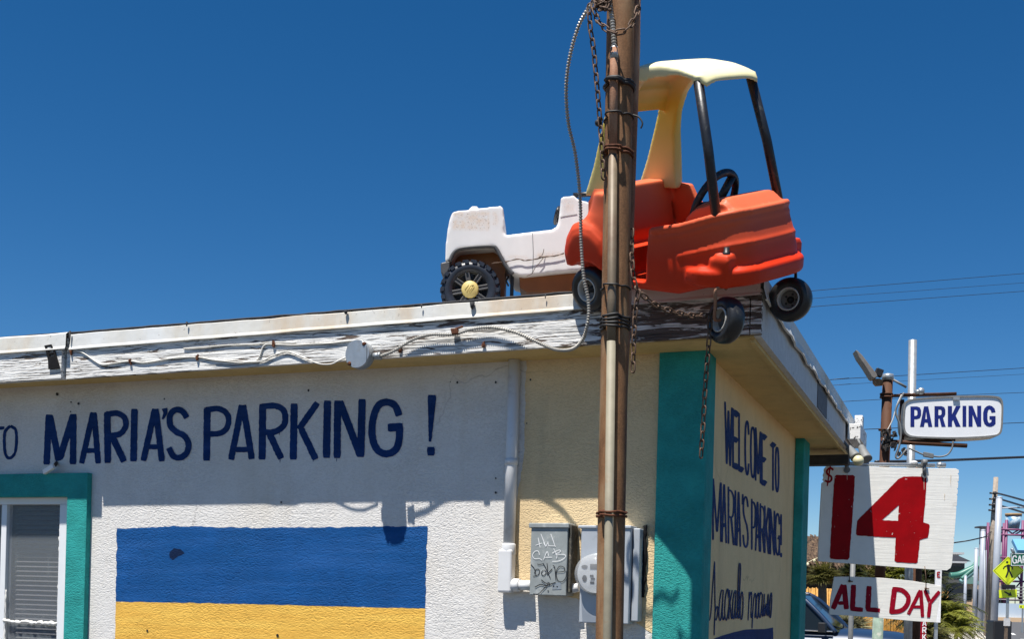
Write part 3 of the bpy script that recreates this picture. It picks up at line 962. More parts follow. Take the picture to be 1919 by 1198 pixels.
xs2 = [(55, 118), (118, 152), (160, 205), (207, 216), (218, 248), (255, 268), (262, 300), (320, 350), (346, 378), (378, 412), (408, 440), (438, 446), (446, 480), (482, 514), (514, 530)]
mb = line_word("MARIA'SPARKING!", xs2, (68, 612), (525, 852), (57, 1025), (520, 1143), 12.5)
mb.build('lettering', M['paint_navy'], booth)
CUR = [
 [(212, 740), (203, 820), (206, 905), (222, 937), (240, 885), (254, 740), (275, 420), (300, 100)],
 [(300, 100), (302, 300), (305, 600), (308, 800), (302, 920), (297, 1020), (294, 1150)],
 [(308, 820), (330, 745), (346, 760), (340, 860), (320, 935), (301, 905)],
 [(424, 512), (400, 515), (380, 610), (364, 760), (362, 880), (376, 942), (395, 890), (412, 700), (426, 508)],
 [(419, 600), (411, 820), (420, 935), (442, 880)],
 [(497, 620), (491, 500), (475, 510), (455, 620), (445, 780), (450, 900), (466, 937), (485, 880), (507, 720)],
 [(513, 505), (508, 700), (503, 925)], [(552, 508), (528, 640), (511, 730)], [(520, 690), (530, 800), (541, 915), (556, 880)],
 [(598, 512), (577, 560), (560, 700), (558, 880), (571, 917), (586, 850), (600, 620), (604, 512)], [(600, 640), (594, 860), (605, 907), (622, 820)],
 [(616, 850), (640, 740), (664, 360), (669, 180), (659, 128), (646, 180), (636, 400), (630, 600), (626, 840), (640, 912), (656, 820), (654, 660), (640, 530)],
 [(690, 528), (672, 620), (664, 800), (668, 900), (686, 922), (700, 820), (706, 640), (694, 530)],
 [(792, 532), (786, 700), (775, 940)], [(785, 700), (808, 560), (826, 548), (824, 690), (816, 860), (826, 902), (842, 810)],
 [(868, 560), (856, 640), (845, 800), (830, 1052)], [(856, 640), (876, 552), (888, 610), (882, 780), (872, 905)],
 [(916, 552), (898, 650), (890, 830), (899, 907), (916, 880), (927, 700), (929, 560), (916, 552)],
 [(968, 570), (955, 538), (937, 640), (929, 800), (936, 888), (952, 880), (976, 700)],
 [(980, 560), (973, 800), (985, 882), (1000, 720), (1008, 560)], [(1006, 600), (1003, 820), (1012, 880)],
 [(1016, 760), (1012, 880), (1034, 700), (1040, 800), (1043, 862), (1062, 560), (1061, 880)],
 [(1110, 545), (1091, 610), (1080, 850), (1094, 897), (1107, 780), (1113, 600), (1108, 540)]]
for part in (CUR[:13], CUR[13:]):
    mb = MB(); strokes(mb, [(c, 13.5) for c in part], SW, (1300, 1040), 7.58, off=.0022, rough=.1); mb.build('lettering', M['paint_navy'], booth)
b = MB(); patch(b, [(1338.5, 1198), (1353, 1192.5), (1375, 1186), (1398, 1181), (1432, 1180), (1449, 1177), (1450, 1240), (1448, 1330), (1335, 1345)], SW, .0012, 5, .5, 2)
b.build('mural_blue_band', M['paint_navy'], booth)

# ================================================================== things fixed to the booth
def bframe(p):
    return Matrix.Translation(p) @ BROT
# junction box
c = FA(680, 668, .0)
jb = thing('junction_box', 'round galvanised junction box with rusty screws on the white fascia board', 'electrical box', bframe(c))
ax = -DR
R_ = .054
mb = MB(); mb.lathe(c, ax, [(R_ * .92, 0), (R_, .004), (R_, .042), (R_ * .94, .046)], 28)
mb.build('housing', M['galv'], jb)
mb = MB()
loop = []
for i in range(48):
    a = 2 * PI * i / 48
    x, z = math.cos(a), math.sin(a)
    r = R_ * 1.0
    x = max(-.80, min(.80, x))
    k = 1.0
    for a0 in (math.radians(50), math.radians(230)):
        d = abs((a - a0 + PI) % (2 * PI) - PI)
        if d < .2:
            k = .84
    loop.append(c + ax * .0465 + (-DL) * (x * r * k) + Vector((0, 0, z * r * k)))
mb.prism([loop], ax * .003)
mb.build('cover', M['galv'], jb, bevel=.0008)
for a0 in (50, 230):
    mb = MB(); a = math.radians(a0)
    mb.lathe(c + (-DL) * (math.cos(a) * R_ * .88) + Vector((0, 0, math.sin(a) * R_ * .88)), ax, [(.008, .04), (.008, .05), (.004, .053)], 10)
    mb.build('screw', M['rust'], jb)
mb = MB(); e = FA(701, 668, .02)
mb.tube([e, e - DL * .022], .013, 10); mb.tube([e - DL * .02, e - DL * .03], .016, 6)
mb.build('connector', M['galv'], jb)
mb = MB(); e = FA(657, 670, .02)
mb.tube([e, e + DL * .016], .011, 10); mb.build('connector', M['galv'], jb)
# flexible conduit
fp = [(1112, 2, .50), (1098, 22, .50), (1083, 52, .48), (1068, 105, .46), (1061, 165, .43), (1065, 230, .39), (1078, 288, .35), (1087, 370, .30), (1089, 450, .26), (1094, 520, .235), (1103, 568, .215), (1101, 608, .205), (1091, 638, .17), (1071, 655, .12), (1040, 655, .06), (1006, 641, .028), (965, 623, .02), (920, 614, .018), (882, 618, .018), (850, 627, .018), (805, 628, .018), (772, 638, .018), (738, 658, .02), (713, 668, .02)]
path = catmull([FA(x, y, o) for x, y, o in fp], 8)
path = resample(path, .0023)
def corr(path, r):
    return [r * (1.06, 1.06, .66, .66)[i % 4] for i in range(len(path))]
mb = MB(); mb.tube(path, corr(path, .0064), 10)
fc = mb.build('flexible_conduit', M['flex'], frame=bframe(path[len(path) // 2]), smooth=False)
tag(fc, 'ribbed metal flexible conduit looping from the pole top down to the fascia junction box', 'conduit')
mb = MB(); q = FA(853, 622, .02)
mb.box(q, DL * .013, DR * .012, Vector((0, 0, .011)) + DL * .003); mb.box(q + Vector((0, 0, .014)) - DL * .016, DL * .016 - Vector((0, 0, .004)), DR * .003, Vector((0, 0, .004)) + DL * .002)
tag(mb.build('conduit_clip', M['rust'], frame=bframe(q), bevel=.003), 'rusty clip holding the ribbed conduit to the fascia right of the junction box', 'clip')
# wires stapled to the fascia
def wire(name, pts, r, mat, label, off=.004, hf=FA):
    P = catmull([hf(x, y, off + (o[0] if o else 0)) for x, y, *o in pts], 6)
    mb = MB(); mb.tube(P, r, 6)
    return tag(mb.build(name, mat, frame=bframe(P[0])), label, 'wire')
cvt = lambda L, o, s: [(o[0] + x / s, o[1] + y / s) for x, y in L]
wire('wire', cvt([(365, 300), (440, 310), (520, 340), (590, 388), (640, 412), (720, 402), (815, 390), (900, 400), (1080, 372), (1230, 365), (1330, 382), (1450, 384), (1597, 388)], oA, sA) + cvt([(60, 432), (150, 424), (280, 428), (420, 420), (560, 414), (690, 398), (800, 396)], (480, 540), 4.0), .0032, M['wire_white'], 'long white cable stapled along the fascia from the bracket to behind the junction box')
wire('wire', cvt([(1340, 384), (1420, 392), (1500, 400)], oA, sA) + cvt([(-60, 555), (40, 549), (120, 512), (200, 482), (250, 480), (350, 520), (470, 568), (560, 571), (620, 545), (672, 522)], (480, 540), 4.0), .003, M['wire_white'], 'thin white cable sagging below the fascia into the left side of the junction box', .006)
wire('wire', cvt([(1145, 312), (1250, 305), (1400, 292), (1500, 287), (1597, 283)], oA, sA) + cvt([(100, 410), (300, 412)], (480, 540), 4.0), .003, M['wire_white'], 'short white cable with a dark cut end high on the fascia')
for i, (x, y, l) in enumerate((
        (oA[0] + 445 / sA, oA[1] + 335 / sA, 'rusty staple at the fascia joint beside the black bracket'),
        (oA[0] + 815 / sA, oA[1] + 395 / sA, 'rusty staple over the white cable above the letter R of the word MARIA'),
        (oA[0] + 1232 / sA, oA[1] + 370 / sA, 'rusty staple over the white cable above the first A after the word MARIA'),
        (480 + 135 / 4, 540 + 420 / 4, 'rusty staple over the white cable above the middle of PARKING'),
        (480 + 1080 / 4, 540 + 462 / 4, 'rusty staple below the ribbed conduit just right of the junction box'),
        (480 + 1710 / 4, 540 + 430 / 4, 'rusty staple on the fascia above the exclamation mark'))):
    q = FA(x, y, .004)
    mb = MB(); rr = random.Random(i)
    for k in range(5):
        o_ = Vector((rr.uniform(-.004, .004), 0, rr.uniform(-.008, .008)))
        mb.box(q + o_ - DR * .003, DL * rr.uniform(.0015, .005) + Vector((0, 0, rr.uniform(-.003, .003))), DR * .004, Vector((0, 0, rr.uniform(.003, .008))) + DL * rr.uniform(-.003, .003))
    tag(mb.build('staple', M['rust'], frame=bframe(q), bevel=.002), l, 'staple', 'rusty cable staples')
# black bracket hanging on the fascia
q = FA(95, 668, .03)
mb = MB()
pl = [(275, 292), (318, 284), (336, 318), (352, 372), (370, 434), (300, 440), (298, 385), (285, 330)]
hl = [[(292, 300), (312, 297), (318, 306), (296, 311)], [(299, 325), (326, 320), (331, 331), (303, 337)], [(305, 350), (334, 344), (338, 354), (308, 361)]]
mb.prism([[FA(*p, .028) for p in cvt(pl, oA, sA)]] + [[FA(*p, .028) for p in cvt(h, oA, sA)] for h in hl], DR * .008)
mb.ub(AUV(q)[0] - .02, AUV(q)[0] + .012, -.226, -.2192, 2.535, 2.545)
tag(mb.build('bracket', M['black_rough'], frame=bframe(q), bevel=.001), 'black slotted metal bracket on the left fascia board', 'bracket')
# camera above the window
q = F(100, 878, .03)
cm = thing('security_camera', 'small white box with dark end on the wall above the teal window surround', 'camera', bframe(q))
mb = MB(); a_ = (F(104, 872, .06) - F(82, 886, .035)); a_n = a_.normalized()
mb.box(F(92, 880, .045), a_ * .42, a_n.cross(DR).normalized() * .011, DR * .010); mb.build('housing', M['white_frame'], cm, bevel=.003)
mb = MB(); mb.tube([F(103, 873, .05), F(106, 868, .0)], .008, 8); mb.build('mount', M['black'], cm)

# ---------------- pipe, boxes, meter
def vbox(mb, x0, y0, x1, y1, off, depth):          # box on the wall: picture rectangle of its front face
    a, b_ = F(x0, y1, off), F(x1, y0, off)
    u0, _, z0 = AUV(a); u1, _, z1 = AUV(b_)
    mb.ub(min(u0, u1), max(u0, u1), -off, -off + depth, z0, z1)
    return mb
q = F(955, 1000)
pv = thing('drain_pipe', 'white plastic conduit pipe down the wall with an elbow at its foot', 'pipe', bframe(q))
uP = AUV(F(955, 900, .03))[0]
mb = MB(); u0_ = AUV(F(963, 700, .03))[0]; u1_ = AUV(F(953, 1040, .03))[0]
mb.tube([BP(u0_, -.028, 2.499), BP(u1_, -.028, AUV(F(953, 1040, .03))[2])], .0232, 18); mb.build('riser', M['pvc'], pv)
mb = MB(); zc = AUV(F(955, 866, .03))[2]; um_ = u0_ + (u1_ - u0_) * .45
mb.tube([BP(um_, -.028, zc - .012), BP(um_, -.028, zc + .012)], .0258, 18); mb.build('coupling', M['pvc'], pv)
mb = MB()
zA = AUV(F(950, 1028, .03))[2]; zB_ = AUV(F(950, 1112, .03))[2]
mb.tube([BP(u1_, -.028, zA + .02), BP(u1_, -.028, zA - .03)], [.027, .028], 18)
mb.ub(u1_ - .023, u1_ + .034, -.056, -.006, zB_, zA - .005)
mb.build('elbow', M['pvc'], pv, bevel=.009, segs=3)
zE = AUV(F(980, 1098, .03))[2]
mb = MB(); mb.tube([BP(u1_ - .02, -.03, zE), BP(u1_ - .05, -.03, zE)], .026, 14); mb.tube([BP(u1_ - .045, -.03, zE), BP(AUV(F(996, 1098, .03))[0], -.03, zE)], .020, 14)
mb.build('coupling', M['pvc'], pv)

q = F(1030, 1045)
db = thing('disconnect_box', 'grey steel electrical disconnect box with white and black graffiti', 'electrical box', bframe(q))
mb = MB(); vbox(mb, 992, 990, 1064, 1116, .088, .086); mb.build('case', M['grey_steel'], db, bevel=.003)
mb = MB(); vbox(mb, 990.5, 981, 1066, 990, .094, .0925); mb.build('lid', M['grey_steel'], db, bevel=.003)
u0 = AUV(F(1064, 1050, .088))[0]
mb = MB(); mb.ub(u0 - .010, u0 - .0004, -.080, -.006, AUV(F(1064, 1112, .088))[2], AUV(F(1064, 984, .088))[2])
mb.build('side_flange', M['dark_edge'], db, bevel=.003)
B_ = lambda x, y, off=0: F(x, y, .0885 + off)
gk, gs = (940, 940), 4.643
mb = MB()
strokes(mb, [([(318, 318), (335, 405)], 6), ([(342, 285), (385, 398)], 6), ([(295, 385), (352, 365)], 5), ([(365, 360), (385, 392), (400, 362)], 6), ([(402, 350), (408, 385)], 5), ([(428, 285), (468, 400)], 6), ([(405, 388), (468, 390)], 5),
             ([(330, 470), (318, 435), (288, 438), (270, 470), (285, 500), (330, 500), (350, 515)], 5), ([(365, 510), (395, 440), (410, 480)], 5), ([(370, 490), (440, 488)], 5), ([(452, 412), (480, 470), (478, 500)], 5), ([(440, 452), (500, 425), (510, 440), (470, 462), (545, 465), (552, 490), (500, 520), (440, 525)], 5)],
        B_, gk, gs, off=.0006, rough=.15)
mb.build('graffiti', M['chalk_white'], db)
mb = MB()
strokes(mb, [([(255, 552), (285, 590), (300, 655)], 6), ([(275, 655), (320, 640), (328, 600), (300, 595), (285, 630)], 6), ([(365, 600), (345, 625), (365, 650), (388, 620), (370, 598)], 6), ([(360, 540), (385, 585), (425, 675)], 6), ([(395, 540), (400, 600), (398, 640)], 6), ([(440, 590), (395, 640)], 8), ([(310, 548), (330, 552), (365, 545)], 6),
             ([(445, 560), (462, 580), (472, 690)], 7), ([(470, 620), (545, 610), (540, 575), (500, 570), (475, 620), (490, 690), (530, 700), (560, 660), (562, 610)], 6), ([(290, 750), (340, 725), (385, 735), (470, 708)], 8), ([(345, 685), (375, 710), (400, 725), (360, 770), (320, 808), (275, 808)], 7), ([(400, 710), (420, 718)], 12)],
        B_, gk, gs, off=.0010, rough=.2, seed=3)
mb.build('graffiti', M['ink'], db)
mb = MB(); 
for k, (x, y) in enumerate(((438, 712), (438, 768), (518, 712), (518, 768))): pass
mb.prism([[B_(gk[0] + x / gs, gk[1] + y / gs, .0005) for x, y in ((440, 712), (518, 708), (520, 768), (440, 772))]]); mb.build('label_plate', M['galv'], db)
for kx, ky, kr in ((484, 745, 1.2), (452, 740, 1.6), (405, 783, 1.2)):
    mb = MB(); blob(mb, gk[0] + kx / gs, gk[1] + ky / gs, 1.4, kr, B_, .0012); mb.build('keyhole', M['ink'], db)

q = F(1140, 1080)
me_ = thing('electric_meter', 'blue grey electric meter box with round glass dial behind the rusty pole', 'electric meter', bframe(q))
mb = MB(); vbox(mb, 1084.5, 990, 1182, 1168, .085, .083); mb.build('case', M['meter_grey'], me_, bevel=.004)
mb = MB(); vbox(mb, 1083, 985.5, 1183, 991, .090, .0885); mb.build('lid', M['meter_grey'], me_, bevel=.003)
u0 = AUV(F(1182, 1050, .085))[0]
mb = MB(); mb.ub(u0 - .026, u0 - .0004, -.062, -.003, AUV(F(1182, 1166, .085))[2], AUV(F(1182, 990, .085))[2]); mb.build('side_cover', M['meter_grey'], me_, bevel=.004)
mb = MB(); rr = random.Random(5); zz0 = AUV(F(1182, 1120, .03))[2]; zz1 = AUV(F(1182, 985, .03))[2]
pp = [BP(u0 - .031 + rr.uniform(-.003, .003), -.012, zz0 + (zz1 - zz0) * i / 24) for i in range(25)]
mb.tube(pp, [rr.uniform(.006, .011) for _ in pp], 6); mb.build('caulk', M['black_rough'], me_)
cD = F(1121, 1077, .085)
rD = (F(1121, 1077, .085) - F(1083.5, 1077, .085)).length
mb = MB(); mb.lathe(cD, -DR, [(rD, 0), (rD, .014), (rD * .93, .02)], 36); mb.build('dial_ring', M['galv'], me_)
mb = MB(); mb.lathe(cD - DR * .0201, -DR, [(rD * .9, 0), (rD * .9, .012)], 36); dial = mb.build('dial', M['meter_face'], me_)
mb = MB()
for (x0, y0, x1, y1) in ((770, 548, 830, 595), (768, 642, 800, 660), (775, 668, 812, 682), (770, 690, 812, 694), (770, 702, 806, 720)):
    p = [F(gk[0] + x / gs, gk[1] + y / gs, .1184) for x, y in ((x0, y0), (x1, y0), (x1, y1), (x0, y1))]
    mb.prism([p])
blob(mb, gk[0] + 722 / gs, gk[1] + 572 / gs, 6, 3.5, F, .1187); blob(mb, gk[0] + 722 / gs, gk[1] + 672 / gs, 4.5, 6, F, .1189)
mb.build('dial_marks', M['ink'], dial)
mb = MB(); mb.lathe(cD - DR * .0325, -DR, [(rD * .92, -.0), (rD * .92, .03), (rD * .84, .045), (rD * .6, .054), (rD * .3, .058), (.001, .059)], 36, cap=False); mb.build('glass_dome', M['meter_glass'], dial)
q = F(1075, 1100, .04)
mb = MB(); mb.tube([F(1066, 1104, .04), F(1085, 1102, .04)], .017, 12); mb.tube([F(1070, 1104, .04), F(1077, 1103, .04)], .021, 6)
tag(mb.build('conduit_fitting', M['pvc'], frame=bframe(q)), 'short white conduit fitting joining the graffitied box to the electric meter', 'pipe fitting')

# ================================================================== rusty pole with its conduit, straps and chains
def PO(px, py, off=0.0):
    return FA(px, py, .50 + off)     # the pole stands clear of the toy car's roof
pt, pb_ = PO(1163.5, 0), PO(1142.0, 1198)
dz = (pt - pb_) / (pt.z - pb_.z)
base = pb_ - dz * pb_.z
top = pt + dz * .55
PR = .0432
pole = thing('steel_pole', 'tall rusty brown steel pole standing before the booth corner with a conduit strapped to it', 'pole', bframe(base))
mb = MB(); mb.tube([base + (top - base) * i / 30 for i in range(31)], PR, 28); mb.build('shaft', M['pole'], pole)
mb = MB(); pbt = FA(1141, 1250, .445); mb.tube([Vector((pbt.x - .004, pbt.y, 0)), pbt, FA(1172, 640, .445), FA(1190.5, 100, .445), FA(1193.5, -120, .445)], .0150, 14)
tag(mb.build('conduit_pipe', M['conduit_rust'], frame=bframe(FA(1184, 700, .20))), 'dull brown pipe just behind the right edge of the tall rusty pole', 'pipe')
def CN(px, py):
    return FA(px, py, .50 + PR + .0125)
mb = MB(); mb.tube([CN(1136.8, 1290), CN(1138.6, 1198), CN(1145.4, 640)], .0138, 14); mb.build('conduit', M['conduit_beige'], pole)
mb = MB(); mb.tube([CN(1145.4, 640), CN(1146.5, 560), CN(1148.5, 290)], .0138, 14); mb.build('conduit', M['conduit_brown'], pole)
mb = MB(); mb.tube([CN(1148.5, 290), CN(1150.2, 160), CN(1151, 90)], .0128, 14); mb.build('conduit', M['conduit_rust'], pole)
mb = MB(); mb.tube([CN(1151, 110), CN(1151, 88)], [.0135, .012], 12); mb.build('conduit_cap', M['galv'], pole)
pth = resample(catmull([CN(1151, 90), CN(1149.5, 60), CN(1146, 30), CN(1142, 0), CN(1138, -40)], 6), .0023)
mb = MB(); mb.tube(pth, corr(pth, .0078), 10)
tag(mb.build('flexible_conduit', M['flex'], frame=bframe(pth[0]), smooth=False), 'short ribbed conduit rising from the capped pipe up the front of the rusty pole', 'conduit')
def around(py, r=.004, tilt=0.0, mat='strap', name='strap', turns=1, h=None, tail=None):
    z0 = PO(1150, py).z
    c = base + dz * z0
    mb = MB()
    cn = CN(1150.5 - (py - 90) / 1108 * 12.5, py) - c
    for t in range(turns):
        P = []
        for i in range(40):
            a = 2 * PI * i / 40
            d = Vector((math.cos(a), math.sin(a), 0))
            rad = PR + .003
            dd = d.normalized().dot(Vector((cn.x, cn.y, 0)).normalized())
            if dd > .86:
                rad = max(rad, PR + .003 + .026 * min(1, (dd - .86) / .09))
            P.append(c + d * rad + Vector((0, 0, (t - turns / 2) * .011 + tilt * math.cos(a) + (.002 * math.sin(5 * a + t)))))
        mb.tube(P, r, 6, closed=True)
    if tail:
        mb.tube(catmull(tail, 5), r * .9, 6)
    return mb.build(name, M[mat], pole)
around(160, .006, .004, 'strap', 'strap'); around(163, .006, -.004, 'strap', 'strap')
around(222, .003, .006, 'strap', 'cable_tie', tail=[PO(1186, 215, .03), PO(1197, 219, .03), PO(1204, 230, .03), PO(1201, 240, .03)])
around(288, .004, .0, 'rust', 'pipe_clamp', 2)
around(540, .003, .002, 'strap', 'cable_tie'); around(606, .0038, .002, 'strap', 'strap', 4)
around(962, .004, .001, 'rust', 'pipe_clamp', 2)
mb = MB(); q = CN(1131, 963); mb.box(q + DR * .01, DL * .012, DR * .008, Vector((0, 0, .012))); mb.build('clamp_ear', M['rust'], pole, bevel=.002)
mb = MB(); q = PO(1121, 230, .02); mb.sphere(q, .011, 10); mb.tube([q, PO(1128, 222, .03)], .006, 6); mb.build('tie_knot', M['strap'], pole)
# clutter at the very top: collar, knotted wire
mb = MB(); rr = random.Random(11)
for k in range(14):
    P = [PO(1128 + rr.uniform(-16, 18), 8 + rr.uniform(-14, 12), .05 + rr.uniform(0, .03)) for _ in range(5)]
    mb.tube(catmull(P, 5), rr.uniform(.002, .004), 6)
tag(mb.build('wire_tangle', M['chain'], frame=bframe(PO(1128, 5))), 'dark tangle of rusty wire at the top left of the tall pole', 'wire')
def chain(name, pts, label, ll=.034, r=.0027, w=.0075):
    P = resample(catmull(pts, 12), .002)
    mb = MB(); d = 0; i = 0; k = 0
    step = int((ll - 2.2 * r) / .002)
    while i + step < len(P):
        a, b_ = P[i], P[i + step]
        t = (b_ - a).normalized(); c = (a + b_) / 2
        s1 = t.cross(Vector((.3, .9, .1))).normalized(); s2 = t.cross(s1)
        s = (s1 * math.cos(k * PI / 2 + .5) + s2 * math.sin(k * PI / 2 + .5))
        L = []
        hl = ll / 2 - w
        for j in range(7):
            g = -PI / 2 + PI * j / 6
            L.append(c + t * (hl + w * math.cos(g)) + s * (w * math.sin(g)))
        for j in range(7):
            g = PI / 2 + PI * j / 6
            L.append(c + t * (-hl + w * math.cos(g)) + s * (w * math.sin(g)))
        mb.tube(L, r, 6, closed=True)
        i += step; k += 1
    return tag(mb.build(name, M['chain'], frame=bframe(P[0])), label, 'chain')
chain('chain', [PO(1104, 8, .04), PO(1106, 50, .04), PO(1112, 88, .04), PO(1116, 130, .04), PO(1121, 185, .04), PO(1125, 235, .04), PO(1128, 280, .05), PO(1131, 345, .05)], 'rusty chain hanging down the left side of the tall pole beside the sky')
chain('chain', [PO(1110, 2, .05), PO(1115, 25, .06), PO(1125, 44, .075), PO(1144, 58, .085), PO(1165, 60, .08), PO(1181, 48, .06), PO(1194, 22, .03), PO(1199, -5, .02), PO(1202, -40, .02)], 'rusty chain wrapped in a sagging loop around the top of the pole')
chain('chain', [PO(1184, 430, -.02), PO(1184, 480, .0), PO(1187, 520, .01), PO(1196, 545, .0), PO(1235, 575, -.08), PO(1285, 590, -.19), PO(1322, 592, -.27), PO(1340, 584, -.30), PO(1350, 592, -.31), PO(1343, 603, -.31), PO(1336, 596, -.31)], 'rusty chain sagging from the pole to the near front wheel of the red toy car')
chain('chain', [PO(1197, 545, .0), PO(1191, 580, .0), PO(1188, 630, .0), PO(1186, 702, .0)], 'loose end of rusty chain dangling straight down right of the pole')
chain('chain', [PO(1346, 572, -.28), PO(1333, 590, -.28), PO(1330, 620, -.29), PO(1327, 660, -.30), PO(1322, 720, -.31), PO(1318, 790, -.315), PO(1313, 868, -.315)], 'rusty chain dangling from the near front toy wheel before the teal corner')

# ================================================================== red toy car (coupe)
SC = 1.0183546521511415
CM = [[0.7240637480210098, 0.6869485625979154, -0.061914143347248304], [-0.6409129076596685, 0.6369264398898735, -0.42843361], [-0.2548770950811033, 0.3498948163574844, 0.9014495459476013]]
CT = (0.58836143, 4.10541679, 2.58748072)
CF = Matrix(((CM[0][0] * SC, CM[0][1] * SC, CM[0][2] * SC, CT[0]), (CM[1][0] * SC, CM[1][1] * SC, CM[1][2] * SC, CT[1]), (CM[2][0] * SC, CM[2][1] * SC, CM[2][2] * SC, CT[2]), (0, 0, 0, 1)))
car = thing('toy_car', 'orange red ride-on toy car with pale yellow roof perched on the roof corner', 'toy car', CF)
LB = MB.build
def lbuild(mb, name, mat, parent, smooth=None, bevel=0):   # vertices already in the parent's frame
    me = mb.mesh(name)
    bm = bmesh.new(); bm.from_mesh(me)
    bmesh.ops.remove_doubles(bm, verts=bm.verts, dist=1e-5); bmesh.ops.recalc_face_normals(bm, faces=bm.faces)
    bm.to_mesh(me); bm.free()
    if smooth is not None:
        me.polygons.foreach_set('use_smooth', [smooth] * len(me.polygons))
    me.materials.append(mat)
    o = bpy.data.objects.new(name, me); COL.objects.link(o)
    o.parent = parent
    FR[o.name] = FR[parent.name]
    if bevel:
        b = o.modifiers.new('bevel', 'BEVEL'); b.width = bevel; b.segments = 2; b.limit_method = 'ANGLE'
    return o
def lerp_tab(x, tab):
    if x <= tab[0][0]: return tab[0][1]
    for (a, va), (b_, vb) in zip(tab[:-1], tab[1:]):
        if x <= b_:
            t = (x - a) / (b_ - a); t = t * t * (3 - 2 * t) if False else t
            return va + (vb - va) * t
    return tab[-1][1]
REAR = [(.13, -.330), (.18, -.345), (.25, -.372), (.32, -.350), (.37, -.295), (.44, -.280), (.6, -.28)]
FRONT = [(.13, .33), (.19, .350), (.25, .352), (.30, .342), (.40, .305), (.6, .305)]
WIDE = [(.13, .206), (.16, .219), (.22, .219), (.30, .211), (.40, .198), (.6, .198)]
RIM = [(-.40, .425), (-.27, .435), (-.16, .43), (-.12, .385), (-.05, .338), (0, .334), (.136, .356), (.263, .388), (.34, .402)]
def plan(z, t, ins=0.0):
    c, s = math.cos(t), math.sin(t)
    if c >= 0:
        a = lerp_tab(z, FRONT) - ins; n = 4.6
    else:
        a = -lerp_tab(z, REAR) - ins; n = 7.5
    w = lerp_tab(z, WIDE) - ins
    return math.copysign(abs(c) ** (2 / n), c) * a, math.copysign(abs(s) ** (2 / n), s) * w
def rim(x):
    return lerp_tab(x, RIM)
def bottom(x):
    return .138 + .045 * min(1, max(0, (x - .13) / .16))
NT, NK = 144, 14
def arc_ts(n):
    m = 6000
    pts = []
    for i in range(m + 1):
        t = PI * (i / m)
        pts.append((t, *plan(.25, t)))
    # extra samples where the outline turns over the widest point
    L = [0.0]
    for a, b_ in zip(pts[:-1], pts[1:]):
        L.append(L[-1] + math.hypot(b_[1] - a[1], b_[2] - a[2]))
    out, j = [], 0
    for k in range(n):
        s = L[-1] * (k + .5) / n
        while L[j + 1] < s:
            j += 1
        f = (s - L[j]) / max(1e-9, L[j + 1] - L[j])
        out.append(pts[j][0] + (pts[j + 1][0] - pts[j][0]) * f)
    return out
TSH = arc_ts(NT // 2)
TSF = TSH + [-t for t in TSH[::-1]]
TSW = [-t for t in arc_ts(150)[::-1]] + arc_ts(150)
def tub(ins, zlo=None, zhi=None):
    mb = MB(); vs = []
    for k in range(NK + 1):
        for i in range(NT):
            t = TSF[i]
            x0, y0 = plan(.25, t, ins)
            lo = bottom(x0) if zlo is None else zlo
            hi = rim(x0) if zhi is None else zhi
            z = lo + (hi - lo) * k / NK
            x, y = plan(z, t, ins)
            vs.append((x, y, z))
    fs = [(k * NT + i, k * NT + (i + 1) % NT, (k + 1) * NT + (i + 1) % NT, (k + 1) * NT + i) for k in range(NK) for i in range(NT)]
    # caps as strips across the width (i and its mirror)
    for k, flip in ((0, True), (NK, False)):
        for i in range(NT // 2 - 1):
            a, b_ = i, i + 1
            c_, d_ = NT - 2 - i, NT - 1 - i
            f = (k * NT + a, k * NT + b_, k * NT + c_, k * NT + d_)
            fs.append(f[::-1] if flip else f)
    mb.add(vs, fs)
    return mb
solid = tub(0)
cav = tub(.026, .165, .62)
door = MB(); door.bx(-.165, -.006, -.30, -.10, .165, .60)
doorl = MB(); doorl.bx(-.10, -.02, .10, .30, .33, .60)
cutwin = MB()
arch1 = MB(); arch1.lathe((-.264, -.135, .112), (0, -1, 0), [(.100, 0), (.100, .2)], 28)
arch2 = MB(); arch2.lathe((-.264, .135, .112), (0, 1, 0), [(.100, 0), (.100, .2)], 28)
ex = MB()
# seat base and back
ex.bx(-.33, -.13, -.165, .165, .17, .255)
vsb = [(-.30, .2), (-.185, .2), (-.175, .30), (-.205, .447), (-.275, .447), (-.30, .40)]
ex.prism([[(x, -.165, z) for x, z in vsb]], (0, .33, 0))
# bumper band, lower crease ridge, rim lip
def sweep(zf, x_from, r, out, nn=150, dz_=None):
    P = []
    for t in TSW:
        z = zf(0)
        x, y = plan(z, t, -out)
        if x >= x_from:
            P.append(Vector((x, y, zf(x))))
    return P
P = sweep(lambda x: .205 + .003 * math.sin(x * 20), .155, .022, .006)
for dzz in (-.012, 0, .012):
    ex.tube([p + Vector((0, 0, dzz)) for p in P], [.018 * min(1, .35 + .09 * min(i, len(P) - 1 - i)) for i in range(len(P))], 10)
P = []
for i in range(181):
    t = -PI * .75 + 1.5 * PI * i / 180
    x, y = plan(.40, t, -.003)
    if x > -.004:
        P.append(Vector((x, y, rim(x) - .004)))
# follow the wall at the rim height
P = [Vector((*[q for q in plan(p.z, math.atan2(math.copysign(abs(p.y / .2) ** 2.3, p.y), math.copysign(abs(p.x / .33) ** 2.3, p.x)), -.002)], p.z)) if False else p for p in P]
def rim_path(dz_, out, x_from=-.004):
    Q = []
    for t in TSW:
        x0, _ = plan(.25, t)
        z = rim(x0) + dz_
        x, y = plan(z, t, -out)
        if x > x_from:
            Q.append(Vector((x, y, z)))
    return Q
ex.tube(rim_path(-.006, -.001), .0125, 10)
ex.tube(rim_path(-.030, -.001), .006, 8)
mid = []
for p in rim_path(-.095, .0, .12):
    mid.append(p)
ex.tube(mid, .0055, 8)
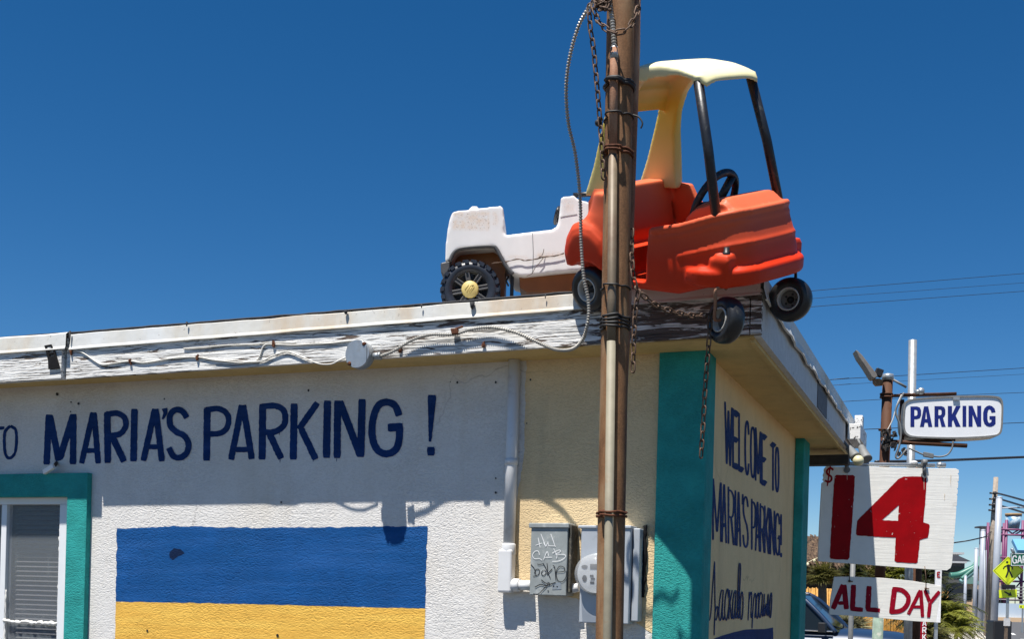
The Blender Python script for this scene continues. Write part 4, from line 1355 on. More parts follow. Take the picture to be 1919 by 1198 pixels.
# rear lip
# bolt pods
for s in (-1, 1):
    ex.bx(.248, .316, min(s * .155, s * .218), max(s * .155, s * .218), .175, .264)
    ex.bx(.262, .312, min(s * .160, s * .212), max(s * .160, s * .212), .175, .276)
# rear fenders
for s in (-1, 1):
    fo = [(-.366, .188), (-.378, .235), (-.366, .285), (-.338, .328), (-.30, .342), (-.24, .335), (-.188, .30), (-.160, .25), (-.152, .188)]
    fi = [(-.264 + .098 * math.cos(a), .112 + .098 * math.sin(a)) for a in [math.radians(51 + 78 * i / 10) for i in range(11)]]
    for k_, y0_, y1_ in ((1.0, .14, .204), (.95, .20, .214), (.86, .21, .222), (.74, .21, .227)):
        fo_ = [(-.264 + (x + .264) * k_, .2 + (z - .2) * k_) for x, z in fo]
        ex.prism([[(x, s * y0_, z) for x, z in fo_ + fi]], (0, s * (y1_ - y0_), 0))
# dash hump
hx = [(.085, .30), (.10, .375), (.135, .410), (.20, .432), (.245, .436), (.285, .405), (.305, .35), (.30, .28)]
for (w0, k) in ((.150, .90), (.135, .97), (.115, 1.0)):
    ex.prism([[(x, -w0, .30 + (z - .30) * k) for x, z in hx]], (0, 2 * w0, 0))
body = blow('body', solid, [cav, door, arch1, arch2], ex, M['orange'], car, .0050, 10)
# roof with its four flared legs
rf = MB()
ZC = [(-.216, .70), (-.210, .735), (-.196, .768), (-.174, .795), (-.14, .815), (-.08, .829), (0, .832), (.07, .822), (.125, .805), (.152, .790), (.16, .780)]
xs_ = [-.216 + .376 * i / 48 for i in range(49)]
ys_ = [-1 + 2 * j / 24 for j in range(25)]
def hw_(x):
    h = .162 + .016 * min(1, max(0, (-x) / .25))
    if x > .10:
        h -= .020 * ((x - .10) / .06) ** 2
    return h
vt, vb = [], []
for x in xs_:
    for y in ys_:
        yy = y * hw_(x)
        dr_ = .014 * abs(y) ** 4
        zt = lerp_tab(x, ZC) - dr_
        th = lerp_tab(x, [(-.24, .030), (-.1, .027), (0, .022), (.1, .015), (.16, .013)]) + lerp_tab(x, [(-.24, .02), (-.02, .016), (.06, .004)]) * abs(y) ** 6
        vt.append((x, yy, zt)); vb.append((x + (.020 if x < -.192 else 0), yy, zt - th))
nx, ny = len(xs_), len(ys_)
fs = []
for i in range(nx - 1):
    for j in range(ny - 1):
        a = i * ny + j
        fs.append((a, a + ny, a + ny + 1, a + 1))
o_ = nx * ny
fs += [tuple(o_ + q for q in f[::-1]) for f in fs]
for i in range(nx - 1):
    a = i * ny
    fs.append((a, a + o_, a + ny + o_, a + ny)); a = i * ny + ny - 1
    fs.append((a, a + ny, a + ny + o_, a + o_))
for j in range(ny - 1):
    a = j
    fs.append((a, a + 1, a + 1 + o_, a + o_)); a = (nx - 1) * ny + j
    fs.append((a, a + o_, a + o_ + 1, a + 1))
rf.add(vt + vb, fs)
rex = MB()
leg = [(-.318, .418), (-.150, .418), (-.156, .49), (-.160, .60), (-.150, .67), (-.128, .725), (-.085, .775), (-.05, .79), (-.16, .79), (-.194, .745), (-.222, .70), (-.246, .62), (-.280, .51)]
for s in (-1, 1):
    y0 = s * .158
    rex.prism([[(x, y0 + s * (.018 * (0.8 - z)), z) for x, z in leg]], (0, -s * .034, 0))
    # thick front rib of the leg
    rex.tube(catmull([(-.172, s * .160, .43), (-.176, s * .158, .52), (-.180, s * .155, .62), (-.168, s * .152, .70), (-.14, s * .147, .75), (-.10, s * .14, .785)], 6), [.024] * 31, 10)
rex.bx(-.213, -.186, -.165, .165, .700, .775)
# post sockets at the front corners
for s in (-1, 1):
    rex.lathe((.128, s * .140, .766), (0, 0, 1), [(.017, 0), (.020, .024)], 14)
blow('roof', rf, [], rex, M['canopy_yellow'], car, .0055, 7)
for s in (-1, 1):
    mb = MB(); mb.tube([(.240, s * .179, .385), (.19, s * .163, .58), (.130, s * .142, .772)], .0155, 14)
    lbuild(mb, 'roof_post', M['toy_black'], car)
# steering wheel
mb = MB()
sc_c = Vector((.118, -.018, .400)); n_ = Vector((-.93, 0, .37)).normalized(); e1 = Vector((0, 1, 0)); e2 = n_.cross(e1)
mb.tube([sc_c + (e1 * math.cos(2 * PI * i / 40) + e2 * math.sin(2 * PI * i / 40)) * .104 for i in range(40)], .0125, 10, closed=True)
for a in (90, 210, 330):
    a = math.radians(a + 90)
    mb.tube([sc_c - n_ * .012, sc_c + (e1 * math.cos(a) + e2 * math.sin(a)) * .10], .014, 8)
mb.lathe(sc_c - n_ * .03, n_, [(.03, 0), (.03, .022), (.022, .03)], 16)
mb.tube([sc_c - n_ * .02, sc_c - n_ * .09], .013, 10)
lbuild(mb, 'steering_wheel', M['toy_black'], car)
mb = MB(); mb.sphere(sc_c + n_ * .004, .020, 12, .5); lbuild(mb, 'steering_hub', M['trim_grey'], car)
# bolts
for s in (-1, 1):
    mb = MB(); mb.lathe((.290, s * .188, .270), (0, 0, 1), [(.013, 0), (.013, .013), (.009, .0135), (.009, .028)], 8); lbuild(mb, 'bolt', M['black'], car)
def tyre_prof(r, w):
    return [(r * .50, -w * .36), (r * .58, -w * .48), (r * .74, -w * .52), (r * .90, -w * .44), (r * .975, -w * .28), (r, -w * .08), (r, w * .08), (r * .975, w * .28), (r * .90, w * .44), (r * .74, w * .52), (r * .58, w * .48), (r * .50, w * .36)]
def wheel(name, c, axis, r, w, parent):            # axis points to the outer face
    c, axis = Vector(c), Vector(axis).normalized()
    mb = MB(); mb.lathe(c, axis, tyre_prof(r, w), 40, cap=False)
    wo_ = lbuild(mb, name, M['tyre'], parent)
    mb = MB(); mb.lathe(c, axis, [(r * .52, w * .40), (r * .53, w * .47), (r * .475, w * .49), (r * .45, w * .38), (r * .42, w * .12)], 30, cap=False)
    ri_ = lbuild(mb, 'rim', M['hub'], wo_)
    mb = MB(); mb.lathe(c, axis, [(r * .425, w * .13), (r * .40, w * .0), (r * .36, -w * .10), (r * .10, -w * .12)], 30, cap=False); lbuild(mb, 'hub_dish', M['hub_dish'], wo_)
    mb = MB()
    a = axis.orthogonal().normalized(); b_ = axis.cross(a)
    for k in range(5):
        t = 2 * PI * k / 5
        d = a * math.cos(t) + b_ * math.sin(t)
        mb.lathe(c + d * r * .26 - axis * (w * .13), axis, [(r * .055, 0), (r * .055, .002)], 8)
    mb.lathe(c - axis * w * .13, axis, [(r * .17, 0), (r * .14, w * .16), (r * .07, w * .17), (r * .06, w * .24)], 12)
    lbuild(mb, 'wheel_bolt', M['black'], wo_)
    mb = MB(); mb.lathe(c, axis, [(r * .5, -w * .40), (r * .2, -w * .30), (.0005, -w * .30)], 24); lbuild(mb, 'inner_rim', M['toy_black'], wo_)
    return wo_
wheel('wheel', (-.264, -.192, .112), (0, -1, 0), .0775, .056, car)
wheel('wheel', (-.264, .192, .112), (0, 1, 0), .0775, .056, car)
MI = Matrix(CM).transposed()
def wdir(x, y, z):
    return (MI @ Vector((x, y, z))).normalized()
for (c, ax_, fl) in (((.296, -.186, .070), wdir(-.88, -.42, -.02), -1), ((.299, .190, .073), wdir(-.50, -.86, -.12), 1)):
    wheel('caster_wheel', c, ax_, .0745, .058, car)
    c = Vector(c); ax_ = Vector(ax_)
    side = ax_ * (.042 * (1 if fl < 0 else -1)); ax2 = ax_ * (1 if fl < 0 else -1)
    mb = MB()
    tp = Vector((.285, fl * .175, .19))
    up_ = (tp - c) * .0 + Vector((0, 0, .098))
    mb.tube(catmull([tp, tp - Vector((0, 0, .022)), c + side * .25 + Vector((0, 0, .105)) , c + side + Vector((0, 0, .092)), c + side + Vector((0, 0, .05)), c + side * 1.0, c + ax2 * .02], 6), .0055, 8)
    lbuild(mb, 'caster_fork', M['conduit_rust'] if fl < 0 else M['black'], car)

# ================================================================== white toy truck
TWV = Vector((math.sin(math.radians(2)), math.cos(math.radians(2)), 0))   # the truck stands turned a little from the eave
TP0 = BP(1.03, -.075, 0)
def TP(px, py, off=-.10):
    return hit(px, py, TP0 + TWV * (-off - .10), TWV)
tb = TP(930, 560); tb.z = 2.662
TF = Matrix.Translation(tb) @ Matrix.Rotation(-math.radians(2), 4, 'Z')
trk = thing('toy_truck', 'white ride-on toy truck with chunky black wheel on the roof behind the orange car', 'toy truck', TF)
oT, sT = (800, 340), 4.2775
prof = [(146, 640), (150, 500), (164, 380), (180, 300), (200, 246), (225, 236), (590, 192), (612, 208), (620, 300), (622, 428), (820, 402), (1000, 382), (1042, 358), (1056, 300), (1074, 132), (1092, 118), (1182, 110), (1212, 140), (1250, 152), (1300, 162), (1310, 300), (1330, 480), (1360, 700), (1000, 735), (770, 760), (690, 740), (650, 690), (605, 610), (560, 535), (528, 518), (260, 540), (222, 566), (186, 636)]
inv = TF.inverted()
W_ = .27
solid = MB(); solid.prism([[inv @ TP(oT[0] + x / sT, oT[1] + y / sT) for x, y in prof]], (0, W_, 0))
cut1 = MB(); cut1.bx(*(lambda a, b_: (min(a, b_), max(a, b_)))((inv @ TP(oT[0] + 640 / sT, 500)).x, (inv @ TP(oT[0] + 1035 / sT, 500)).x), .14, .33, .21, .6)
blow('body', solid, [], None, M['toy_white'], trk, .0055, 7)
def tstroke(name, pts, w, mat, off, parent=trk, curve=True):
    mb = MB(); P = [TP(oT[0] + x / sT, oT[1] + y / sT, -.10 + off) for x, y in pts]
    if curve: P = catmull(P, 5)
    mb.tube(P, w, 8)
    return mb.build(name, mat, parent)
tstroke('arch_trim', [(186, 640), (205, 590), (240, 552), (290, 536), (420, 524), (525, 522), (556, 540), (590, 600), (640, 688), (690, 742)], .0075, M['trim_grey'], .004)
# wheel wells / chassis
mb = MB(); a, b_ = inv @ TP(oT[0] + 170 / sT, oT[1] + 500 / sT), inv @ TP(oT[0] + 640 / sT, oT[1] + 700 / sT)
mb.bx(a.x + .02, b_.x - .01, .085, .22, .105, a.z); mb2 = lbuild(mb, 'wheel_well', M['truck_orange'], trk)
mb = MB()
ch = [(740, 765), (745, 850), (800, 885), (1110, 885), (1180, 860), (1330, 850), (1330, 730), (1000, 742)]
mb.prism([[inv @ TP(oT[0] + x / sT, oT[1] + y / sT, -.13) for x, y in ch]], (0, .2, 0)); lbuild(mb, 'chassis', M['truck_orange'], trk, bevel=.008)
mb = MB()
bpv = [(108, 652), (190, 632), (186, 700), (146, 776), (112, 735)]
mb.prism([[inv @ TP(oT[0] + x / sT, oT[1] + y / sT, -.102) for x, y in bpv]], (0, .265, 0)); lbuild(mb, 'bumper', M['trim_grey'], trk, bevel=.006)
mb = MB(); k = inv @ TP(oT[0] + 378 / sT, oT[1] + 212 / sT, -.10)
mb.prism([[(k.x - .024, k.y + .05, k.z - .012), (k.x - .024, k.y + .05, k.z + .012), (k.x - .012, k.y + .05, k.z + .024), (k.x + .008, k.y + .05, k.z + .024), (k.x + .03, k.y + .05, k.z - .004), (k.x + .03, k.y + .05, k.z - .012)]], (0, .05, 0)); lbuild(mb, 'cap', M['toy_white'], trk, bevel=.006)
# steering wheel behind the dash
mb = MB(); k = inv @ TP(oT[0] + 1045 / sT, oT[1] + 250 / sT, -.23)
mb.tube([(k.x + .008 * math.cos(2 * PI * i / 28), k.y + .055 * math.sin(2 * PI * i / 28), k.z - .012 + .026 * math.cos(2 * PI * i / 28)) for i in range(28)], .007, 8, closed=True)
mb.tube([(k.x, k.y, k.z), (k.x + .08, k.y, k.z - .02)], .010, 8); lbuild(mb, 'steering_wheel', M['toy_black'], trk)
mb = MB(); k = inv @ TP(oT[0] + 1215 / sT, oT[1] + 112 / sT, -.12)
mb.tube([(k.x - .02, k.y, k.z), (k.x + .12, k.y + .02, k.z + .02)], .010, 8); lbuild(mb, 'windshield_bar', M['toy_black'], trk)
# worn sticker residue: stains in the body's own plastic, by local place
nt = M['toy_white'].node_tree; pb2 = nt.nodes['Principled BSDF']
src = pb2.inputs['Base Color'].links[0].from_socket
tc = N(nt, 'ShaderNodeTexCoord'); sxyz = N(nt, 'ShaderNodeSeparateXYZ'); nt.links.new(tc.outputs['Object'], sxyz.inputs[0])
def in_range(sock, a, b_, e):
    m1 = N(nt, 'ShaderNodeMapRange'); m1.inputs[1].default_value = a - e; m1.inputs[2].default_value = a + e; nt.links.new(sock, m1.inputs[0])
    m2 = N(nt, 'ShaderNodeMapRange'); m2.inputs[1].default_value = b_ - e; m2.inputs[2].default_value = b_ + e; m2.inputs[3].default_value = 1; m2.inputs[4].default_value = 0; nt.links.new(sock, m2.inputs[0])
    return math_n(nt, 'MULTIPLY', m1.outputs[0], m2.outputs[0])
tot = None
for x0, y0, x1, y1, k_ in ((205, 245, 505, 385, .9), (520, 245, 575, 350, .6), (1100, 150, 1180, 250, .5), (880, 570, 1100, 610, .7), (640, 600, 830, 615, .6)):
    p, q = inv @ TP(oT[0] + x0 / sT, oT[1] + y1 / sT), inv @ TP(oT[0] + x1 / sT, oT[1] + y0 / sT)
    mk = math_n(nt, 'MULTIPLY', math_n(nt, 'MULTIPLY', in_range(sxyz.outputs['X'], p.x, q.x, .006), in_range(sxyz.outputs['Z'], p.z, q.z, .008)), k_)
    tot = mk if tot is None else math_n(nt, 'ADD', tot, mk)
fleck = noise_n(nt, coords(nt, (1, 1, 1)), 150, 5, .7)
soft = noise_n(nt, coords(nt, (1, 1, 1)), 34, 4, .6)
base_m = math_n(nt, 'MULTIPLY', tot, ramp(nt, soft, [(.35, .0), (.65, .75)]))
c1 = mix(nt, base_m, src, (.66, .50, .36))
c2 = mix(nt, math_n(nt, 'MULTIPLY', tot, ramp(nt, fleck, [(.57, 0.0), (.62, .9)])), c1, (.22, .15, .10))
nt.links.new(c2, pb2.inputs['Base Color'])
tstroke('panel_seam', [(846, 408), (850, 500), (852, 600), (846, 740)], .0008, M['trim_grey'], .0012)
tstroke('panel_seam', [(1070, 284), (1130, 274), (1205, 262)], .0008, M['trim_grey'], .0012)
# wheels
def truck_wheel(c, axis):
    c, axis = Vector(c), Vector(axis)
    r, w = .120, .085
    mb = MB(); mb.lathe(c, axis, [(r * .62, -w * .5), (r * .80, -w * .5), (r * .93, -w * .42), (r * .955, -w * .3), (r * .955, w * .3), (r * .93, w * .42), (r * .80, w * .5), (r * .62, w * .5), (r * .60, w * .40)], 44, cap=False)
    a = axis.orthogonal().normalized(); b_ = axis.cross(a)
    for k in range(22):
        for sgn in (-1, 1):
            t = 2 * PI * (k + (.25 if sgn > 0 else -.25)) / 22
            d = a * math.cos(t) + b_ * math.sin(t); tt = -a * math.sin(t) + b_ * math.cos(t)
            mb.box(c + d * r * .945 + axis * (sgn * w * .26), d * r * .035, tt * r * .085, axis * w * .2 + tt * .006 * sgn)
            mb.box(c + d * r * .90 + axis * (sgn * w * .47), d * r * .055, tt * r * .07, axis * w * .055)
    o = lbuild(mb, 'wheel', M['tyre_truck'], trk)
    mb = MB(); mb.lathe(c, axis, [(r * .64, w * .30), (r * .64, w * .46), (r * .60, w * .48), (r * .57, w * .40), (r * .54, w * .30), (.0005, w * .30)], 40)
    rim_ = lbuild(mb, 'rim', M['toy_black'], o)
    mb = MB()
    for k in range(8):
        t = 2 * PI * k / 8 + .2
        d = a * math.cos(t) + b_ * math.sin(t); tt = axis.cross(d)
        for s2 in (-1, 1):
            mb.box(c + d * r * .42 + tt * s2 * r * .055 + axis * w * .38, d * r * .17, tt * r * .022, axis * w * .09)
        mb.box(c + d * r * .42 + axis * w * .34, d * r * .17, tt * r * .06, axis * w * .07)
    lbuild(mb, 'spoke', M['trim_grey'], rim_, bevel=.0015)
    mb = MB(); mb.lathe(c, axis, [(r * .28, w * .3), (r * .28, w * .50), (r * .25, w * .54), (.0005, w * .55)], 28)
    cap = lbuild(mb, 'hub_cap', M['cap_yellow'], rim_)
    mb = MB()
    e1 = Vector((1, 0, 0)); e2 = Vector((0, 0, 1))
    for P in ([(-.10, -.10), (.02, .12), (.12, .14), (.13, .06), (-.02, -.14)], [(-.02, -.08), (.06, .08)], [(-.16, -.02), (-.06, .14)]):
        mb.tube([c + axis * w * .545 + e1 * x * r + e2 * z * r for x, z in P], .0022, 6)
    lbuild(mb, 'emblem', M['cap_yellow'], cap)
    return o
wc = inv @ TP(879, 541, -.07)
wc = Vector((wc.x, .045 + .0, .120))
cpx = inv @ TP(881, 537)
truck_wheel((cpx.x, .040, .121), (0, -1, 0))
truck_wheel((cpx.x, .235, .119), (0, 1, 0))
truck_wheel((cpx.x + .43, .235, .119), (0, 1, 0))
mb = MB(); mb.tube([(cpx.x, 0, .119), (cpx.x, .24, .119)], .012, 8); lbuild(mb, 'axle', M['toy_black'], trk)
mb = MB(); k = inv @ TP(oT[0] + 680 / sT, oT[1] + 800 / sT, -.15); mb.bx(k.x - .006, k.x + .008, k.y, k.y + .02, .0, k.z + .03)
mb.tube([(k.x - .012, k.y, k.z + .02), (k.x - .022, k.y, k.z), (k.x - .012, k.y, k.z - .02)], .004, 6); lbuild(mb, 'bracket', M['black'], trk)
tw = [(520, 660), (620, 645), (740, 625), (800, 636), (900, 615), (1000, 600), (1100, 580)]
P = catmull([TP(oT[0] + x / sT, oT[1] + y / sT, -.092) for x, y in tw], 5)
mb = MB(); mb.tube(P, .0016, 5); mb.tube([p + Vector((0, 0, .003 * math.sin(i * .9))) for i, p in enumerate(P)], .0012, 5)
P2 = catmull([TP(oT[0] + x / sT, oT[1] + y / sT, -.09) for x, y in [(938, 542), (925, 590), (895, 612), (935, 606), (905, 650), (870, 690), (840, 740), (800, 758)]], 5)
mb.tube(P2, .0013, 5)
tag(mb.build('twisted_wire', M['chain'], frame=bframe(P[0])), 'thin twisted wire tied along the flank of the white toy truck', 'wire')
# tar lump under the truck
mb = MB(); rr = random.Random(8)
for k in range(26):
    mb.sphere(BP(.86 - .28 * rr.random(), -.10 + .12 * rr.random(), 2.682), rr.uniform(.014, .026), 8, .7)
tag(mb.build('tar_lump', M['tar'], frame=bframe(BP(.7, -.1, 2.665))), 'lump of black roof tar under the white toy truck', 'tar')

# ================================================================== price boards under the eave
YB = 7.0
BN = Vector((0, 1, 0)); B0 = CAMP + Vector((0, YB, 0))
def BD(px, py, off=0.0):                           # plane of the boards
    return hit(px, py, B0 - BN * off, BN)
oD, sD = (1480, 850), 3.442
sg = thing('price_board', 'weathered white board with red 14 and dollar sign hanging from the pipe', 'sign', Tm(BD(1665, 965)))
bl = [(237, 84), (300, 86), (480, 84), (700, 94), (960, 98), (1070, 98), (1090, 108), (1092, 125), (1084, 134), (1091, 142), (1090, 180), (1082, 186), (1088, 192), (1086, 225), (1078, 230), (1085, 238), (1083, 262), (1076, 268), (1082, 276), (1078, 340), (1071, 346), (1076, 352), (1062, 540), (1056, 548), (1061, 556), (1047, 715), (1038, 742), (1015, 757), (985, 756), (700, 736), (430, 716), (185, 698), (186, 600), (196, 400), (208, 192), (224, 182), (214, 170), (222, 158), (216, 142), (224, 122), (222, 104)]
mb = MB(); mb.prism([[BD(oD[0] + x / sD, oD[1] + y / sD) for x, y in bl]], BN * .018)
mb.build('panel', M['sign_board'], sg, bevel=.0012)
def bpoly(loops, off, mat, name, parent):
    mb = MB()
    LL = []
    for l in loops:
        Q = []
        for i in range(len(l)):
            a, b_ = Vector((*l[i], 0)), Vector((*l[(i + 1) % len(l)], 0))
            nn = max(1, int((b_ - a).length / 9))
            for j in range(nn):
                p = a.lerp(b_, j / nn)
                p += Vector((2.2 * noise.noise(p * .05), 2.2 * noise.noise(p * .05 + Vector((9, 2, 1))), 0))
                Q.append(BD(oD[0] + p.x / sD, oD[1] + p.y / sD, off))
        LL.append(Q)
    mb.prism(LL)
    return mb.build(name, mat, parent)
bpoly([[(300, 140), (408, 141), (420, 152), (416, 250), (400, 480), (385, 672), (376, 688), (300, 686), (264, 682), (258, 668), (270, 440), (285, 200), (289, 150)]], .0016, M['sign_red'], 'numeral', sg)
bpoly([[(735, 150), (868, 150), (882, 160), (880, 240), (862, 448), (896, 456), (903, 468), (897, 520), (890, 545), (840, 560), (832, 640), (825, 704), (812, 711), (690, 705), (676, 694), (682, 560), (684, 545), (560, 540), (436, 532), (428, 520), (434, 440), (452, 418), (600, 270), (700, 168)], [(704, 335), (596, 432), (698, 437)]], .0016, M['sign_red'], 'numeral', sg)
mb = MB(); strokes(mb, [([(282, 108), (262, 96), (240, 112), (244, 135), (266, 150), (268, 172), (250, 186), (228, 176)], 13), ([(262, 82), (242, 212)], 9)], BD, oD, sD, off=.0018, rough=.2)
mb.build('dollar_sign', M['sign_red'], sg)
for x, y0, y1 in ((368, 58, 108), (868, 60, 140)):
    mb = MB(); a, b_ = BD(oD[0] + x / sD, oD[1] + y0 / sD, .004), BD(oD[0] + x / sD, oD[1] + y1 / sD, .004)
    mb.tube([a, b_], .012, 6); mb.lathe(b_, -BN, [(.019, -.003), (.019, .006)], 12); mb.lathe(a, BN.cross(Vector((0, 0, 1))), [(.020, -.014), (.020, .014)], 14)
    mb.build('hanger', M['lamp_grey'], sg)
for x, y, l in ((372, 112, 60), (868, 146, 90), (384, 300, 1), (1000, 262, 40), (1040, 140, 70)):
    mb = MB(); strokes(mb, [([(x, y), (x - 2, y + l * .5), (x - 1, y + l)], [5, 1.5])], BD, oD, sD, off=.0024, rough=.3); mb.build('rust_run', M['sticker'], sg)
sg2 = thing('day_board', 'small white board with red ALL DAY lettering hanging below the price board', 'sign', Tm(BD(1658, 1125)))
bl2 = [(288, 798), (400, 797), (600, 806), (800, 826), (976, 857), (970, 920), (944, 1093), (800, 1085), (600, 1066), (400, 1050), (255, 1042), (266, 930)]
mb = MB(); mb.prism([[BD(oD[0] + x / sD, oD[1] + y / sD) for x, y in bl2]], BN * .014); mb.build('panel', M['sign_board'], sg2, bevel=.0015)
mb = MB()
o2, s2 = (1680, 1000), 6.05
cv2 = lambda L: [(((o2[0] + x / s2) - oD[0]) * sD, ((o2[1] + y / s2) - oD[1]) * sD) for x, y in L]
strokes(mb, [([(345, 850), (278, 1006)], 34), ([(350, 850), (366, 1008)], 34), ([(312, 968), (368, 968)], 24),
             ([(412, 850), (404, 1010)], 34), ([(392, 1004), (472, 1012)], 30), ([(512, 858), (504, 1012)], 34), ([(494, 1008), (582, 1016)], 30),
             ([(677, 870), (656, 1034)], 34), ([(662, 878), (720, 884), (758, 915), (766, 950), (748, 992), (712, 1018), (648, 1026)], 30),
             (cv2([(272, 648), (134, 922)]), 24), (cv2([(276, 648), (296, 955)]), 24), (cv2([(186, 838), (296, 836)]), 19),
             (cv2([(322, 645), (378, 782)]), 24), (cv2([(488, 662), (380, 795)]), 24), (cv2([(382, 780), (364, 958)]), 24)], BD, oD, sD, off=.0007, rough=.5)
mb.build('lettering', M['sign_crimson'], sg2)
for x, y0, y1 in ((1591, 1056, 1090), (1734, 1062, 1104)):
    mb = MB(); a, b_ = BD(x - 1, y0, .004), BD(x + 1, y1, .006)
    mb.tube([a, a.lerp(b_, .5) + Vector((.004, 0, 0)), b_], .0022, 5); mb.tube([b_ + Vector((.0, 0, .0)), b_ + Vector((.02, 0, -.002))], .004, 6)
    mb.sphere(b_, .008, 8)
    mb.build('hanger_wire', M['chain'], sg2)
mb = MB(); a, b_ = BD(1497, 868.5, -.02), BD(1752, 873, -.02)
mb.tube([a, b_], .0125, 12)
c_ = BD(1756, 872, -.02); mb.tube([c_, c_ + Vector((.05, 0, -.001))], .016, 8); mb.tube([c_ + Vector((.012, 0, 0)), c_ + Vector((.022, 0, 0))], .02, 8)
tag(mb.build('hanging_pipe', M['galv'], frame=Tm(a)), 'horizontal metal pipe from the far eave carrying the price board', 'pipe')
mb = MB(); e = BD(1713, 868, -.02); mb.sphere(e, .022, 14, .6)
tag(mb.build('vent_dome', M['pvc'], frame=Tm(e)), 'small white dome sitting on top of the hanging pipe', 'fitting')
# end of the eave: white beam end, lower beams, lamp holders
vb0 = 2.70
def zat(px, py, v):
    r = ray(px, py); P0 = BP(0, v, 0)
    return CAMP + r * ((P0 - CAMP).dot(DR) / r.dot(DR))
A_, B2 = zat(1588, 824, vb0), zat(1613, 794, vb0)
ua, _, za = AUV(A_); ub_, _, zb_ = AUV(B2)
mb = MB(); mb.ub(min(ua, ub_), max(ua, ub_), vb0, vb0 + .42, za, zb_)
tag(mb.build('beam_end', M['beam_white'], frame=bframe(A_), bevel=.003), 'white wooden beam end with flecked paint sticking out at the far eave', 'beam')
A_, B2 = zat(1604, 822, 3.3), zat(1620, 784, 3.3)
ua, _, za = AUV(A_); ub_, _, zb_ = AUV(B2)
mb = MB(); mb.ub(min(ua, ub_), max(ua, ub_), 3.18, 3.26, za, zb_)
tag(mb.build('beam_end', M['beam_white'], frame=bframe(A_), bevel=.004), 'short white post stub behind the flecked beam end at the far eave', 'beam')
mb = MB(); A_, B2 = zat(1490, 872, 2.8), zat(1590, 852, 2.8); mb.ub(AUV(B2)[0], AUV(A_)[0] + .3, 2.8, 2.9, AUV(A_)[2], AUV(B2)[2] - .0)
tag(mb.build('cross_beam', M['wood_dark'], frame=bframe(A_), bevel=.004), 'dark wooden cross beam below the far end of the soffit', 'beam')
YL = 6.55
def lampholder(px0, py0, px1, py1, r0, r1, bulb, lab, w=None):
    a, b_ = AT(px0, py0, YL), AT(px1, py1, YL - .06)
    t = thing('flood_lamp', lab, 'lamp', Tm(a))
    mb = MB(); d = (b_ - a); L = d.length
    mb.lathe(a, d, [(r0 * .6, 0), (r0, L * .08), (r1, L * .9), (r1 * 1.04, L)], 18); mb.lathe(a, -d, [(r0 * .45, 0), (r0 * .4, .05)], 8)
    mb.build('socket', M['lamp_grey'], t)
    if bulb:
        mb = MB(); c = AT(*bulb[:2], YL - .08); mb.sphere(c, bulb[2], 18); mb.build('bulb', M['bulb'], t)
lampholder(1589, 838, 1604, 858, .018, .030, (1608.5, 864, .031), 'grey lamp holder with round cream bulb under the far eave')
lampholder(1613, 836, 1624, 862, .018, .032, None, 'second grey lamp holder without visible bulb behind the cream bulb')
# ================================================================== PARKING lightbox on its pole
YP = 11.0
P0 = CAMP + Vector((0, YP, 0)); PN = Vector((.10, 1, 0)).normalized()
P0 = AT(1660, 780, YP)
def PK(px, py, off=0.0):
    return hit(px, py, P0 - PN * off, PN)
oP, sP = (1500, 600), 4.279
ps = thing('parking_sign', 'white rounded lightbox sign reading PARKING in blue letters', 'sign', Tm(PK(1785, 782)))
out = catmull([(826, 700), (832, 665), (865, 640), (940, 625), (1100, 614), (1300, 606), (1480, 606), (1575, 612), (1612, 630), (1626, 670), (1626, 780), (1620, 880), (1605, 918), (1560, 935), (1420, 946), (1250, 950), (1050, 948), (900, 942), (848, 925), (828, 890), (822, 800), (826, 700)], 5)[:-1] if False else None
def cl(pts, n=5):
    P = [Vector((*p, 0)) for p in pts]; P = [P[-1]] + P + [P[0], P[1]]
    o = []
    for i in range(1, len(P) - 2):
        p0, p1, p2, p3 = P[i - 1], P[i], P[i + 1], P[i + 2]
        for k in range(n):
            t = k / n
            o.append(0.5 * ((2 * p1) + (p2 - p0) * t + (2 * p0 - 5 * p1 + 4 * p2 - p3) * t * t + (3 * p1 - p0 - 3 * p2 + p3) * t * t * t))
    return o
outer = cl([(826, 720), (834, 668), (868, 640), (940, 627), (1100, 615), (1300, 607), (1480, 605), (1570, 611), (1612, 630), (1627, 680), (1626, 780), (1620, 875), (1600, 920), (1550, 936), (1420, 947), (1250, 953), (1050, 950), (905, 943), (852, 925), (828, 885), (822, 800)])
ctr = Vector((1225, 780, 0))
inner = [ctr + Vector(((p.x - ctr.x) * .967, (p.y - ctr.y) * .925, 0)) for p in outer]
pk = lambda L, off: [PK(oP[0] + p.x / sP, oP[1] + p.y / sP, off) for p in L]
mb = MB(); mb.prism([pk(outer, .010), pk(inner, .010)], PN * .22); mb.build('frame', M['lightbox_frame'], ps, bevel=.004)
mb = MB(); mb.prism([pk(inner, .0)], PN * .19); mb.build('panel', M['lightbox'], ps)
mb = MB()
hfp = lambda x, y, off=0: PK(oP[0] + x / sP, oP[1] + y / sP, off)
